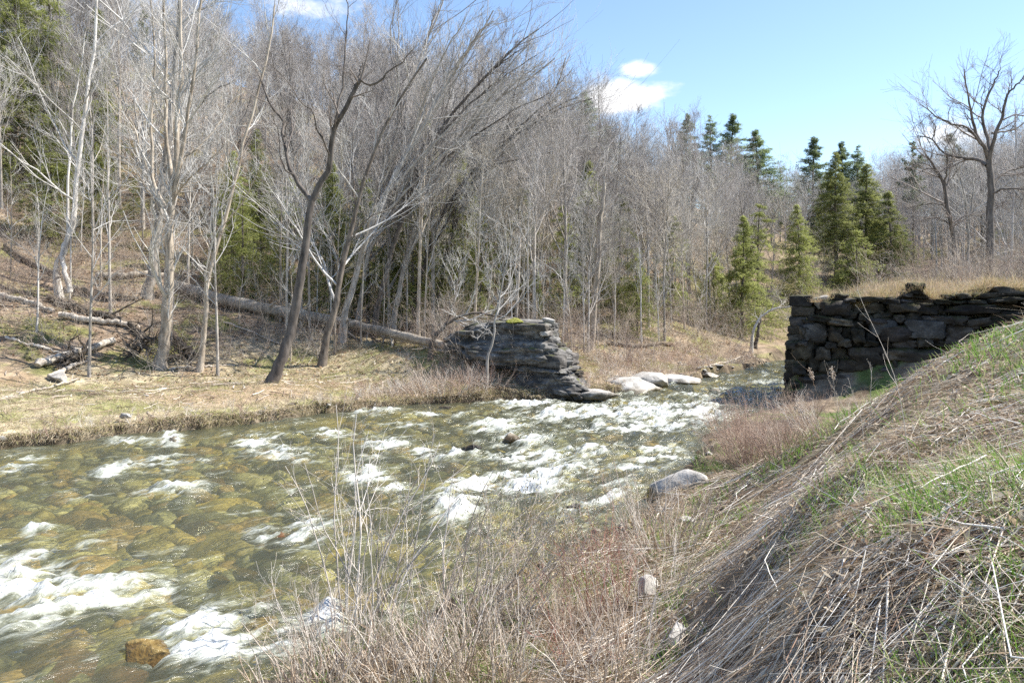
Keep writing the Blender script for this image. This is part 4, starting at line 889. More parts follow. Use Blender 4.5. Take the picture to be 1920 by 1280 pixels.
# ---- the rock pier: strata stacked in the shape of the outcrop
def loft_rock(prof, half, rot, centre, seed, nz=120, na=280, strata=12, topz=None):
    rng = np.random.default_rng(seed)
    zs = np.array([p[0] for p in prof]); xl = np.array([p[1] for p in prof]); xr = np.array([p[2] for p in prof]); yf = np.array([p[3] for p in prof])
    Z = np.linspace(zs[0], zs[-1], nz); L = np.cumsum(rng.uniform(.4, 1.6, strata)); L = zs[0] + (zs[-1] - zs[0]) * L / L[-1]
    li = np.searchsorted(L, Z).clip(0, strata - 1); off = rng.normal(0, .06, (strata, 5))
    a = np.arange(na) * 2 * pi / na; rows = []
    brk = [np.sort(rng.uniform(0, 2 * pi, 17)) for _ in range(strata)]; cof = rng.normal(0, 1, (strata, 18)) * .075
    for i, z in enumerate(Z):
        l, r, fr = np.interp(z, zs, xl), np.interp(z, zs, xr), np.interp(z, zs, yf)
        l += off[li[i], 0] * 1.5; r += off[li[i], 1] * 2.0; fr += off[li[i], 2]
        ex = .42; cx, hx = (l + r) / 2, (r - l) / 2
        u = cx + hx * np.sign(np.cos(a)) * np.abs(np.cos(a)) ** ex; v = half * np.sign(np.sin(a)) * np.abs(np.sin(a)) ** ex
        v = np.where(v < 0, v + fr, v)
        p = np.stack([u, v, np.full(na, z)], 1); q = np.stack([u * .55, v * .55, np.full(na, li[i] * 3.7)], 1); q2 = np.stack([u * 1.1, v * 1.1, np.full(na, z * 1.6)], 1)
        d = .20 * fbm(q, 4) + .30 * fbm(q2 + 7, 4) + .07 * fbm(q2 * np.array([1, 1, 4.0]) * 1.8, 3)
        d = d + cof[li[i]][np.searchsorted(brk[li[i]], a)] + .05 * np.abs(fbm(q2 * 2.3, 3))
        n_ = norm(np.stack([np.cos(a), np.sin(a), 0 * a], 1)); p = p + n_ * d[:, None]
        p[:, 2] += .10 * fbm(q2 * .6 + 3, 3)
        rows.append(p)
    top = rows[-1]; c = top.mean(0)
    for s in (.9, .75, .55, .3, .08):
        p = c + (top - c) * [s, s, 1]; p[:, 2] = top[:, 2] * s + (c[2] + .12) * (1 - s) + .10 * fbm(p * [.9, .9, 0] + 2, 4); rows.append(p)
    P = np.array(rows) @ rotz(rot).T + centre; m = len(rows); idx = np.arange(m * na).reshape(m, na); nx = np.roll(idx, -1, 1)
    return Acc().add(P, np.stack([idx[:-1], nx[:-1], nx[1:], idx[1:]], -1))
PC = np.array([0.45, 39.2, 0])
prof = [(-.7, .2, 4.1, 0), (0, .25, 4.0, -.05), (.3, .15, 3.6, 0), (.7, .1, 3.0, .1), (1.15, .05, 2.5, .15), (1.3, -.4, 2.45, .15), (1.42, -2.2, 2.4, .05), (1.8, -3.0, 2.25, -.05), (2.2, -3.6, 2.0, 0), (2.55, -3.7, 1.8, .1), (2.9, -3.3, 1.72, .15), (3.2, -2.6, 1.72, .1), (3.45, -1.7, 1.66, .3)]
M_PIER = mat_rock('pier_stone', [(.30, (.026, .025, .023)), (.47, (.075, .071, .066)), (.62, (.19, .182, .17)), (.78, (.42, .40, .37))], 1.4, .9, 2.2, (.10, .11, .03), .08, 1.0, tint=True)
def block_pier(prof, half, rot, seed):
    rng = np.random.default_rng(seed); acc = Acc(); zs = [p[0] for p in prof]; R_ = rotz(rot); ux, vx = R_ @ np.array([1., 0, 0]), R_ @ np.array([0, 1., 0])
    z = -.4
    while z < 3.42:
        h = rng.choice([.14, .2, .28, .4, .55], p=[.2, .25, .25, .2, .1]) * rng.uniform(.85, 1.15); zc = z + h / 2
        l, r, fr = (np.interp(zc, zs, [p[i] for p in prof]) for i in (1, 2, 3)); r += rng.normal(0, .10); l += rng.normal(0, .10)
        if 1.22 < zc < 1.45: l = max(l, -1.2)
        for side in ('front', 'right', 'left', 'back'):
            u = l if side in ('front', 'back') else -half + .3
            end = r if side in ('front', 'back') else half
            while u < end - .1:
                w_ = min(rng.uniform(.35, 1.5), end - u + .1); j = rng.normal(0, .07); q = u + w_ / 2
                if side == 'front': c_, ax = ux * q + vx * (-half + .45 + fr + j), ux
                elif side == 'back': c_, ax = ux * q + vx * (half - .45 + j), ux
                elif side == 'right': c_, ax = ux * (r - .45 + j) + vx * q, vx
                else: c_, ax = ux * (l + .45 + j) + vx * q, vx
                a_ = rng.normal(0, .06); ax = rotz(a_) @ ax
                course_stone(acc, c_ + [0, 0, zc + rng.normal(0, .02)], np.array([w_ / 2 * .985, .5, h / 2 * rng.uniform(.93, 1.04)]), ax, rng, .14); u += w_
        z += h * .97
    l, r = prof[-1][1], prof[-1][2]
    for _ in range(26):
        course_stone(acc, ux * rng.uniform(l + .3, r - .3) + vx * rng.uniform(-half + .4, half - .4) + [0, 0, 3.36 + rng.uniform(-.06, .08)], np.array([rng.uniform(.3, .7), rng.uniform(.25, .5), rng.uniform(.07, .16)]), rotz(rng.uniform(-.3, .3)) @ ux, rng, .14)
    return acc
pier = thing('rock_pier', 'ragged layered grey rock pier with an undercut left side standing at the far water edge', 'rock pier', PC)
bed = loft_rock(prof, 1.3, -.40, np.zeros(3), 31); bed.c = [np.ones((bed.n, 3))]
link('bedrock', bed.mesh('pier_bedrock', M_PIER), pier)
rb = block_pier(prof, 1.3, -.40, 32); nv = len(BV); keep_ = np.random.default_rng(4).uniform(size=len(rb.v)) < .16
for v_, c_, kp in zip(rb.v, rb.c, keep_):
    if kp: link('loose_slab', Acc().add(v_, BQ, c=c_).mesh('loose_slab', M_PIER), pier)
v, f = rock_verts(4, np.random.default_rng(3), 9); link('rubble_block', Acc().add(v * [.45, .4, .2] + [1.3, -.9, 3.52], t=f).mesh('rubble_block', M_ROCK_GREY), pier)
v, f = rock_verts(4, np.random.default_rng(9), 6); cap = v * [.5, .5, .16] + [-.3, -.6, 3.56]
link('moss_cushion', Acc().add(cap, t=f).mesh('moss_cushion', mat_rock('moss', [(.3, (.10, .11, .02)), (.7, (.26, .26, .05))], 9)), pier)
v, f = rock_verts(4, np.random.default_rng(5), 16); link('foot_ledge', Acc().add(v * [1.5, 1.0, .34] @ rotz(-.35).T + [3.2, -2.0, .08], t=f).mesh('foot_ledge', M_ROCK_GREY), pier)

# ---- the stone abutment
A0, B0 = np.array([12.75, 36.0, 0]), np.array([24.5, 32.5, 0]); AX = norm(B0 - A0); AL = np.linalg.norm(B0 - A0); AN = np.array([AX[1], -AX[0], 0])
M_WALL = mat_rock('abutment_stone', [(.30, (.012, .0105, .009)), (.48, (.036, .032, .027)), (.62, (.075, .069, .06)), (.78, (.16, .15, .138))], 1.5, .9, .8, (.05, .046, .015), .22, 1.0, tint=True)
ab = thing('stone_abutment', 'dark dry stone bridge abutment with dried grass on top, in shade on the right bank', 'abutment', A0)
wall = Acc(); rng = np.random.default_rng(12); z = -.4
def topz(u): return (4.55 + .06 * u + .22 * sin(u * 1.7) + .12 * sin(u * 4.1)) if u > 1.3 else 3.7 + .9 * (u > .55)
while z < 5.2:
    h = rng.uniform(.16, .34) if rng.uniform() < .55 else rng.uniform(.4, .7)
    u = rng.uniform(-.45, .3) if z < 2.6 else rng.uniform(-.2, .5) + .45 * (z - 2.6)
    while u < AL:
        w_ = rng.lognormal(math.log(.62), .45) * (1.4 if h > .4 else 1.2)
        hh = h * rng.uniform(.7, 1.55)
        if z + hh < topz(u + w_ / 2) + .15:
            zz = z + hh / 2; bat = .09 * zz - .25; out = rng.normal(0, .14) + (-.35 if rng.uniform() < .14 else 0); zz += rng.normal(0, .07)
            course_stone(wall, (u + w_ / 2) * AX + AN * (out - bat) + [0, 0, zz], np.array([w_ / 2 * .97, .55, hh / 2 * .98]), rotz(rng.normal(0, .12)) @ AX, rng, .26, BV4 if rng.uniform() < .6 else BV)
        u += w_ * .97
    z += h * .95
AX2 = norm(np.array([.42, .9, 0])); AN2 = np.array([-AX2[1], AX2[0], 0]); z = -.4
while z < 4.6:
    h = rng.uniform(.2, .5); u = .2
    while u < 7:
        w_ = rng.uniform(.4, 1.1); course_stone(wall, (u + w_ / 2) * AX2 - np.array([AX2[1], -AX2[0], 0]) * 0 + AN2 * (rng.normal(0, .06) - .09 * z + .1) + [0, 0, z + h / 2], np.array([w_ / 2, .5, h / 2]), AX2, rng, .12); u += w_ * .97
    z += h * .95
link('masonry', wall.mesh('abutment_masonry', M_WALL), ab)
# earth core right behind the stones
a = Acc(); u_ = np.linspace(.35, AL, 40); 
def core_ring(z, back): return np.concatenate([[(q * AX - AN * (.45 + .05 * z)) + [0, 0, z] for q in u_], [(AL * AX - AN * back) + [0, 0, z], (AX2 * 6.6 + AX * .6) + [0, 0, z], (AX2 * 3 + AX * .55) + [0, 0, z]]])
R0, R1 = core_ring(-.5, 8), core_ring(4.5, 8); R1[:40, 2] = [topz(q) - .15 for q in u_]; nr = len(R0); idx = np.arange(nr)
M_EARTH = mat_rock('earth', [(.3, (.05, .038, .028)), (.7, (.15, .115, .08))], 4)
cc = R1.mean(0); cc[2] = 4.85
a.add(np.vstack([R0, R1, cc[None]]), np.stack([idx, np.roll(idx, -1), np.roll(idx, -1) + nr, idx + nr], -1), np.stack([idx + nr, np.roll(idx, -1) + nr, np.full(nr, 2 * nr)], -1))
link('earth_core', a.mesh('abutment_core', M_EARTH, False), ab)
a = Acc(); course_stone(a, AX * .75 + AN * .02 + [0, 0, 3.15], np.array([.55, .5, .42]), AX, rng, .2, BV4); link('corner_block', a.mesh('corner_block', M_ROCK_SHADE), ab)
v, f = rock_verts(4, np.random.default_rng(61), 10); link('capstone', Acc().add(v * [.6, .5, .42] + AX * 1.1 - AN * .45 + [0, 0, 4.45], t=f).mesh('capstone', M_ROCK_GREY), ab)
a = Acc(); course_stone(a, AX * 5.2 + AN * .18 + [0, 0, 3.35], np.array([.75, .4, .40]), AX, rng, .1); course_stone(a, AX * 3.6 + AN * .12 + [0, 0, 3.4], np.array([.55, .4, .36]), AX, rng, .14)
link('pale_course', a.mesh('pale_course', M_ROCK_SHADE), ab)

# ---- fallen logs
def log(label, pts, r0, r1, mat, seed, lift=.6, name='fallen_log', stubs=3):
    rng = np.random.default_rng(seed)
    w_ = np.array([hit(a, b) for a, b in pts]); P = catmull(w_, 26); P[:, 2] = np.maximum(P[:, 2], 0)
    # straighten: a log is stiff
    t = np.linspace(0, 1, 26)[:, None]; P = .68 * P + .32 * (P[:1] * (1 - t) + P[-1:] * t); P[:, 2] = np.maximum(P[:, 2], ground(P[:, 0], P[:, 1])) + r0 * lift
    P += .03 * rng.normal(size=P.shape); R = r0 + (r1 - r0) * t[:, 0] + .015 * rng.normal(size=26); R[0] *= .85; B = P[0].copy()
    a = Acc(); a.tubes(P[None] - B, R[None], 10)
    for e, s in ((0, 1), (-1, -1)):
        n0 = (0 if e == 0 else 25) * 10; a.add(np.vstack([(P[e] - B)[None], a.v[0].reshape(26, 10, 3)[e]]), t=[[0, 1 + j, 1 + (j + 1) % 10] for j in range(10)])
    o = thing(name, label, 'log', B); link('stem', a.mesh(name, mat), o)
    if stubs:
        Pb, Rb = grow((P - B)[None], R[None], stubs, rng, .2, .95, 1.0, .2, .12, .5, 5, .05, .12, .4, .3, .5, .02)
        for q in range(stubs): link('broken_branch', Acc().tubes(Pb[q:q + 1], Rb[q:q + 1], 5).mesh('broken_branch', mat), o)
    return o
M_LOG = mat_bark('log_weathered', (.22, .18, .14), (.58, .52, .44), 6); M_LOG_D = mat_bark('log_dark', (.05, .04, .03), (.24, .19, .14), 6)
log('long fallen trunk running down the slope from the stout grey tree to the rock pier', [(322, 545), (400, 568), (480, 588), (560, 602), (640, 612), (720, 630), (790, 648), (845, 664)], .40, .20, M_LOG, 1, .8, stubs=8)
log('thin pale trunk lying parallel below the long fallen trunk', [(655, 618), (720, 636), (780, 650), (836, 668)], .12, .08, M_LOG, 2, 1.0)
log('pale log lying level on the slope left of the stout grey tree', [(180, 524), (240, 525), (310, 523)], .22, .18, M_LOG, 3, .9)
log('dark log slanting down from upper left above the root hollow', [(92, 566), (150, 588), (205, 606), (250, 626), (278, 645)], .24, .16, M_LOG_D, 4, .9)
log('pale topped log crossing over the dark root hollow', [(112, 600), (160, 612), (205, 618), (262, 622)], .18, .14, M_LOG, 5, 1.2)
log('short pale log propped against the left edge of the root hollow', [(68, 694), (115, 682), (165, 668), (214, 650)], .2, .16, M_LOG, 6, 1.2)
log('pale branch lying at the foot of the propped log', [(92, 712), (130, 696), (168, 680)], .13, .07, M_LOG, 7, 1.0)
log('dark log leaning between the many stemmed tree and the slender tree', [(318, 630), (340, 652), (366, 676)], .17, .14, M_LOG_D, 8, 1.0)
log('thin white stick lying on the grass right of the many stemmed tree', [(318, 694), (380, 690), (440, 686)], .05, .03, M_LOG, 9, 1.0, stubs=2)
log('thin bleached driftwood pole on the left of the grassy bank', [(0, 752), (70, 734), (150, 712)], .06, .04, M_LOG, 10, 1.0, stubs=2)
log('dark trunk fallen downhill at the far left of the slope', [(10, 470), (60, 500), (110, 522)], .2, .14, M_LOG_D, 11, .8)
log('grey dead trunk lying across the slope at the left edge', [(-20, 556), (40, 566), (100, 590)], .18, .12, M_LOG, 12, .8)
log('dark log on the slope behind the forked bank tree', [(470, 560), (520, 590), (575, 606)], .2, .14, M_LOG_D, 13, .8)
log('driftwood stick on the beach right of the pale slabs', [(1330, 690), (1370, 680), (1400, 668)], .06, .04, M_LOG, 14, 1, stubs=2)
log('fallen trunk in the forest right of the dead trunk', [(1140, 650), (1200, 655), (1262, 650)], .14, .1, M_LOG_D, 15, 1)
log('small grey log lying crosswise above the long fallen trunk', [(360, 520), (420, 540), (470, 545)], .13, .1, M_LOG, 16, .9)
log('mossy dark log below the crooked pale tree', [(130, 545), (190, 560), (262, 566)], .16, .12, M_LOG_D, 17, .9)
log('bleached branch lying on the slope below the long fallen trunk', [(420, 610), (480, 628), (530, 650)], .07, .04, M_LOG, 18, 1)
log('broken trunk lying downhill between the arching trees', [(690, 560), (740, 580), (800, 596)], .15, .1, M_LOG, 19, .9)
log('pale dead branch fallen across the left edge of the bank', [(10, 640), (70, 655), (130, 672)], .08, .05, M_LOG, 20, 1)
# roots laid bare in the hollow
rng = np.random.default_rng(88)
for (px_, py_, n_, s_, lab) in [(268, 668, 26, 1.6, 'tangle of dark bare roots in the hollow left of the many stemmed tree'), (340, 682, 18, 1.0, 'broken root clump between the many stemmed tree and the slender tree'), (150, 690, 16, 1.2, 'dark root clump beside the propped pale log')]:
    B = hit(px_, py_); r_ = Acc(); m = n_; P = np.zeros((m, 7, 3)); d = norm(rng.normal(size=(m, 3)) * [1, .7, .5] + [0, -.2, .2]); P[:, 0] = rng.normal(size=(m, 3)) * .25 + [0, 0, .5]
    for j in range(1, 7): P[:, j] = P[:, j - 1] + d * s_ / 6; d = norm(d + .3 * rng.normal(size=(m, 3)) + [0, 0, -.1])
    R = np.linspace(.055, .012, 7)[None] * rng.uniform(.6, 1.5, (m, 1)); r_.tubes(P, R, 5); r_.tubes(*grow(P, R, 5, rng, .2, 1, .8, .2, .4, .3, 5, -.05, .2, .6, .3, .5, .006), sides=4)
    tag(link('root_tangle', r_.mesh('root_tangle', M_BARK_DARK), loc=[float(q) for q in B]), lab, 'roots')
# ================================================================== LOW PLANTS
M_BLADE = mat_tint('grass_blade', .6, .35)
M_STEM = mat_tint('dead_stem', .75, 0.0)
M_BRUSH = mat_tint('brush_twig', .8, 0.0)
def ribbons(acc, base, d0, length, width, bend, rng, col, k=4):
    """tapered blades: start direction d0, bending towards -z / sideways"""
    n = len(base); P = np.empty((n, k, 3)); P[:, 0] = base; d = norm(d0); st = (length / (k - 1))[:, None]
    for j in range(1, k):
        P[:, j] = P[:, j - 1] + d * st; d = norm(d + bend)
    s = norm(np.cross(P[:, -1] - P[:, 0] + 1e-6, rng.normal(size=(n, 3))))
    wv = width[:, None] * np.linspace(1, .25, k)[None]
    V = np.stack([P - s[:, None] * wv[..., None], P + s[:, None] * wv[..., None]], 2)
    idx = np.arange(n * k * 2).reshape(n, k, 2)
    acc.add(V, np.stack([idx[:, :-1, 0], idx[:, :-1, 1], idx[:, 1:, 1], idx[:, 1:, 0]], -1), c=np.repeat(col, k * 2, 0))
def pick(cols, n, rng, v=.2):
    c = np.array(cols)[rng.integers(len(cols), size=n)]
    return c * rng.uniform(1 - v, 1 + v, (n, 1))
def down(x, y, e=.25):
    gx = (land(x + e, y) - land(x - e, y)) / (2 * e); gy = (land(x, y + e) - land(x, y - e)) / (2 * e)
    return np.stack([-gx, -gy, -(gx * gx + gy * gy)], 1), np.hypot(gx, gy)
def near_pts(n, rng, th0=-.05, th1=.72, r0=1.6, r1=24, pw=1.0, sdmin=.35):
    r = np.exp(math.log(r0) + (math.log(r1) - math.log(r0)) * rng.uniform(0, 1, n) ** pw); th = rng.uniform(th0, th1, n)
    x, y = r * np.sin(th), r * np.cos(th); g, sd, df, dn, _ = ground(x, y, True)
    m = (dn < df) & (sd > sdmin); return x[m], y[m], g[m], r[m], sd[m]
rng = np.random.default_rng(1000)
# dry thatch lying on the near slope
x, y, g, r, sd = near_pts(130000, rng, -.30, .75, 1.7, 26)
m = rng.uniform(size=len(x)) > .75 * sstep(-.05, .25, n2(x, y, .45, 21, 4) + .3 * n2(x, y, 1.3, 22, 4) + .25 * sstep(8, 15, y) * (x > 5)); x, y, g, r = x[m], y[m], g[m], r[m]; n = len(x)
dd, sl = down(x, y)
dirn = norm(dd) * np.minimum(sl, .8)[:, None] * 1.4 + rng.normal(size=(n, 3)) * [.55, .55, .22] + [0, 0, .22]
a = Acc(); ribbons(a, np.stack([x, y, g + .0], 1), dirn, rng.uniform(.15, .55, n), rng.uniform(.0016, .0035, n) * (.6 + r * .10), np.array([-.05, -.03, -.14]), rng, pick([(.50, .41, .29), (.60, .52, .40), (.32, .23, .15), (.20, .14, .09), (.50, .39, .27), (.68, .61, .50), (.24, .17, .11)], n, rng))
tag(link('dry_thatch', a.mesh('dry_thatch', M_BLADE)), 'matted straw coloured dead grass covering the near slope', 'dead grass', kind='stuff')
# green grass
x, y, g, r, sd = near_pts(120000, rng, -.25, .75, 1.7, 26)
k = n2(x, y, .45, 21, 4) + .3 * n2(x, y, 1.3, 22, 4) + .25 * sstep(8, 15, y) * (x > 5); k = k + .16 * sstep(6, 2.5, r) * (x > 1) - .6 * sstep(.62, 1.0, down(x, y)[1]) + .10 * (x > 2.5); k = k + .25 * n2(x, y, 3.0, 91, 2)
for gx_, gy_, gr_, ga_ in [(1.95, 3.3, .55, .9), (2.85, 5.0, .42, .8), (3.5, 8.4, .7, .7), (2.6, 3.9, .4, .6), (6.0, 9.4, .9, .5), (1.35, 2.6, .4, .6)]: k = np.maximum(k, ga_ * np.exp(-((x - gx_) ** 2 + (y - gy_) ** 2) / gr_ ** 2) - .12 + .2 * n2(x, y, 3.0, 92, 2))
m = rng.uniform(size=len(x)) < .62 * sstep(-.02, .55, k)
x, y, g, r = x[m], y[m], g[m], r[m]; n = len(x)
a = Acc(); ribbons(a, np.stack([x, y, g + .01], 1), rng.normal(size=(n, 3)) * [.45, .45, .1] + [-.1, 0, 1], rng.uniform(.10, .30, n), rng.uniform(.0025, .0048, n) * (.7 + r * .09), rng.normal(size=(n, 3)) * .12 + [-.06, 0, -.1], rng, pick([(.15, .29, .045), (.21, .37, .06), (.11, .22, .035), (.30, .42, .12), (.42, .44, .22)], n, rng))
tag(link('green_grass', a.mesh('green_grass', M_BLADE)), 'patches of fresh green grass growing through the thatch of the near slope', 'grass', kind='stuff')
# long dead weed stems lying downhill in swaths
x, y, g, r, sd = near_pts(15500, rng, -.02, .75, 1.8, 21, 1.0, .6)
sw = n2(x, y, .55, 71, 3) - .7 * n2(x, y, .45, 21, 4) + .25 * n2(x, y, 2.2, 72, 2)
m = rng.uniform(size=len(x)) < (.10 + .9 * sstep(-.25, .35, sw)) * (1 - .45 * sstep(8, 14, y) * (x > 5.2)); x, y, g, r = x[m], y[m], g[m], r[m]; n = len(x); print('stems', n)
dd, sl = down(x, y); kk = 8
loose = (rng.uniform(size=(n, 1)) < .36) * .9 + .26
dv = n2(x, y, .5, 73, 3)[:, None] * 1.1
base_d = norm(norm(dd) * [1, 1, 0] + [-.30, -.35, 0]); side = np.stack([-base_d[:, 1], base_d[:, 0], 0 * x], 1)
d = norm(base_d + side * dv + rng.normal(size=(n, 3)) * [1, 1, 0] * loose); L = rng.lognormal(math.log(.72), .6, n) * np.minimum(1, .6 + r / 14)
P = np.empty((n, kk, 3)); cx, cy = x - d[:, 0] * L * .5, y - d[:, 1] * L * .5
for j in range(kk):
    P[:, j, 0], P[:, j, 1] = cx, cy; cx = cx + d[:, 0] * L / (kk - 1); cy = cy + d[:, 1] * L / (kk - 1); kn = (rng.uniform(size=(n, 1)) < .09) * .6 + .015; d = norm(d + rng.normal(size=(n, 3)) * [1, 1, 0] * kn)
gz = ground(P[:, :, 0], P[:, :, 1]); t = np.linspace(0, 1, kk)
lift = rng.uniform(.005, .11, n) + (rng.uniform(size=n) < .06) * rng.uniform(.03, .12, n); tiltu = rng.normal(.0, .07, n) * np.minimum(1, L)
ch = gz[:, :1] * (1 - t) + gz[:, -1:] * t
P[:, :, 2] = np.maximum(gz + .012, .2 * gz + .8 * ch + lift[:, None] + tiltu[:, None] * (t - .5)[None]) + .006 * rng.normal(size=(n, kk))
R = (np.minimum(rng.lognormal(math.log(.0031), .42, n), .0068) * (.8 + r * .055))[:, None] * np.linspace(1, .45, kk)[None]
col = pick([(.68, .61, .51), (.76, .71, .63), (.56, .47, .37), (.40, .30, .22), (.84, .80, .74), (.28, .19, .14), (.64, .55, .46)], n, rng)
a = Acc(); a.tubes(P, R, 4, c=col)
S = grow(P, R, 2, rng, .4, 1, .6, .2, .16, .4, 4, .0, .12, .6, .4, 0, .0015); a.tubes(*S, sides=3, c=np.repeat(col, 2, 0))
tag(link('dead_stems', a.mesh('dead_stems', M_STEM)), 'bleached dead weed stems flattened downhill all over the near slope', 'dead stems', kind='stuff')

x, y, g, r, sd = near_pts(26000, rng, -.28, .75, 1.7, 22); n = len(x); a = Acc()
leaf_quads(a, np.stack([x, y, g + rng.uniform(.01, .10, n)], 1), norm(rng.normal(size=(n, 3))), .05 + .003 * r.mean(), .018, rng, .3); a.c.append(np.repeat(pick([(.42, .33, .23), (.50, .42, .32), (.30, .21, .14), (.58, .51, .42)], n, rng), 4, 0))
tag(link('dead_leaves', a.mesh('dead_leaves', M_BLADE)), 'curled dead leaves and broken chaff among the stems of the near slope', 'dead leaves', kind='stuff')

# ---- shrubs: stems fanning from one root, each shrub a thing
def shrub(label, B, ns, H, spread, rng, cols, name='shrub', r0=.008, nb=5, nt=4, lean=(0, 0), foot=.25, group=None, fluff=0, wig=.10, lb=.34, cat='shrub'):
    k = 9; P = np.empty((ns, k, 3)); az = rng.uniform(0, 6.28, ns); q = rng.uniform(0, 1, ns) ** .7
    P[:, 0] = np.stack([np.cos(az) * q * foot, np.sin(az) * q * foot, -.08 + 0 * q], 1)
    d = norm(np.stack([np.cos(az) * q * spread + lean[0], np.sin(az) * q * spread + lean[1], np.ones(ns)], 1)); L = H * rng.uniform(.55, 1.08, ns)
    for j in range(1, k):
        P[:, j] = P[:, j - 1] + d * (L / (k - 1))[:, None]; d = norm(d + wig * rng.normal(size=(ns, 3)) + np.stack([np.cos(az), np.sin(az), 0 * az], 1) * .03 * spread + [lean[0] * .12, lean[1] * .12, 0])
    R = (r0 * rng.uniform(.6, 1.2, ns))[:, None] * np.linspace(1, .3, k)[None]
    a = Acc(); c = pick(cols, ns, rng, .25); a.tubes(P, R, 5, c=c)
    o = thing(name, label, cat, B, group); link('stems', a.mesh(name + '_stems', M_BRUSH), o)
    b = Acc(); S = grow(P, R, nb, rng, .2, .97, .55, .2, lb, .35, 5, .09, .13, .6, .35, .5, .0022); cs = np.repeat(c, nb, 0); b.tubes(*S, sides=3, c=cs)
    Tw = grow(*S, nt, rng, .2, 1, .6, .2, .4, .35, 4, .07, .16, .7, .5, .4, .0018); ct = np.repeat(cs, nt, 0); b.tubes(*Tw, sides=3, c=ct)
    if fluff:
        m = len(Tw[0]) * fluff; ii = np.repeat(np.arange(len(Tw[0])), fluff); p, tg, _ = interp(Tw[0], Tw[1], ii, rng.uniform(.3, 1, m))
        v0 = b.n; leaf_quads(b, p, tg, .03, .009, rng); b.c.append(np.repeat(pick([(.34, .33, .12), (.42, .36, .18), (.36, .26, .14)], m, rng), 4, 0))
    link('twigs', b.mesh(name + '_twigs', M_BRUSH), o)
    return o
GREYS = [(.56, .51, .45), (.66, .61, .55), (.46, .40, .34), (.52, .45, .38)]
DRY = [(.52, .43, .34), (.60, .53, .45), (.42, .33, .25), (.36, .27, .20), (.66, .61, .54)]
REDS = [(.36, .14, .12), (.40, .30, .24), (.46, .36, .29), (.44, .36, .29), (.33, .13, .11), (.38, .27, .20)]
BROWN = [(.40, .29, .23), (.47, .36, .29), (.34, .23, .18), (.52, .43, .36)]
def sh(label, px, py, ns, Hpx, spread, cols, seed, **kw):
    g_ = hit(px, py); H = Hpx * g_[1] / F
    return shrub(label, g_, ns, H, spread, np.random.default_rng(seed), cols, **kw)
sh('tallest grey willow with long thin stems rising over the rapids', 655, 1205, 9, 430, .30, GREYS, 1, r0=.020, nb=5, nt=4, lean=(.03, 0), fluff=1, name='willow', lb=.25)
sh('grey willow leaning a little right beside the tallest willow', 705, 1190, 9, 380, .38, GREYS, 2, r0=.018, lean=(.10, 0), fluff=2, name='willow', lb=.28)
sh('short twiggy willow at the left of the tallest willow', 590, 1262, 22, 190, .5, GREYS, 3, r0=.008, lean=(-.05, 0), name='willow')
sh('arching grey willow whose stems bend far right over the water', 850, 1180, 14, 330, .55, GREYS, 4, r0=.016, lean=(.32, 0), fluff=2, name='willow')
sh('yellow budded willow in the middle of the bottom edge brush', 950, 1160, 20, 270, .6, GREYS, 5, r0=.008, lean=(.2, 0), fluff=4, name='willow')
sh('thin willow with upright wands left of the red stems', 1035, 1150, 16, 230, .4, GREYS, 6, r0=.007, fluff=3, name='willow')
sh('red stemmed dogwood thicket, the reddest one', 1105, 1170, 30, 230, .35, REDS, 7, r0=.006, nb=4, nt=3, name='dogwood')
sh('reddish dogwood right of the reddest thicket', 1165, 1150, 24, 180, .40, REDS, 8, r0=.006, nb=4, nt=3, name='dogwood')
sh('low reddish brush in front of the dogwoods', 1060, 1255, 30, 170, .55, REDS + DRY, 9, r0=.006, nb=4, nt=3, name='dogwood')
low = [('dense dry brush at the bottom edge under the tallest willow', 640, 1290, 60, 130), ('dry brown brush at the bottom left of the shrubs', 560, 1300, 36, 90), ('dry brush at the bottom edge below the arching willow', 760, 1300, 50, 150), ('pale dry brush in the bottom middle', 860, 1290, 50, 160), ('brown dry brush in front of the yellow budded willow', 960, 1300, 50, 150), ('dry brush at the bottom just left of the angular boulder', 1150, 1285, 46, 130),
       ('pale tangle of dry stalks behind the bottom middle brush', 800, 1225, 30, 140), ('grey dry stalks between arching willow and dogwood', 910, 1210, 30, 140), ('dry weeds above the angular boulder', 1240, 1120, 30, 100), ('dry weeds beside the cream coloured stone', 1260, 1040, 50, 110), ('thin weeds by the smooth sloping boulder', 1215, 1010, 36, 110), ('dry weeds left of the angular boulder', 1180, 1200, 34, 120)]
for i, (lab, px_, py_, ns, hp) in enumerate(low): sh(lab, px_, py_, ns, hp * 1.3, .6, DRY + GREYS, 20 + i, r0=.010, nb=3, nt=1, foot=.55, name='dry_bush', wig=.10)
sh('round reddish brown bare bush at the water edge of the near bank', 1410, 872, 210, 132, .95, BROWN, 40, r0=.007, nb=5, nt=3, foot=.7, name='round_bush', wig=.07)
sh('smaller reddish brown bush touching the round bush on its right', 1475, 855, 100, 96, .9, BROWN, 41, r0=.007, nb=5, nt=3, foot=.6, name='round_bush', wig=.08)
sh('dark brush in the shaded gully in front of the abutment', 1500, 790, 60, 62, .8, BROWN, 42, r0=.008, nb=5, nt=3, foot=.6, name='dry_bush')
sh('tan brush at the end of the slope in front of the abutment', 1560, 805, 60, 75, .8, DRY, 43, r0=.007, nb=5, nt=3, foot=.9, name='dry_bush')
sh('tawny brush with fine twigs in front of the rock pier', 885, 728, 120, 50, .8, BROWN, 44, r0=.012, nb=5, nt=3, foot=1.6, name='dry_bush')
sh('tawny brush at the left foot of the rock pier', 820, 735, 120, 48, .8, DRY, 45, r0=.012, nb=5, nt=3, foot=1.8, name='dry_bush')
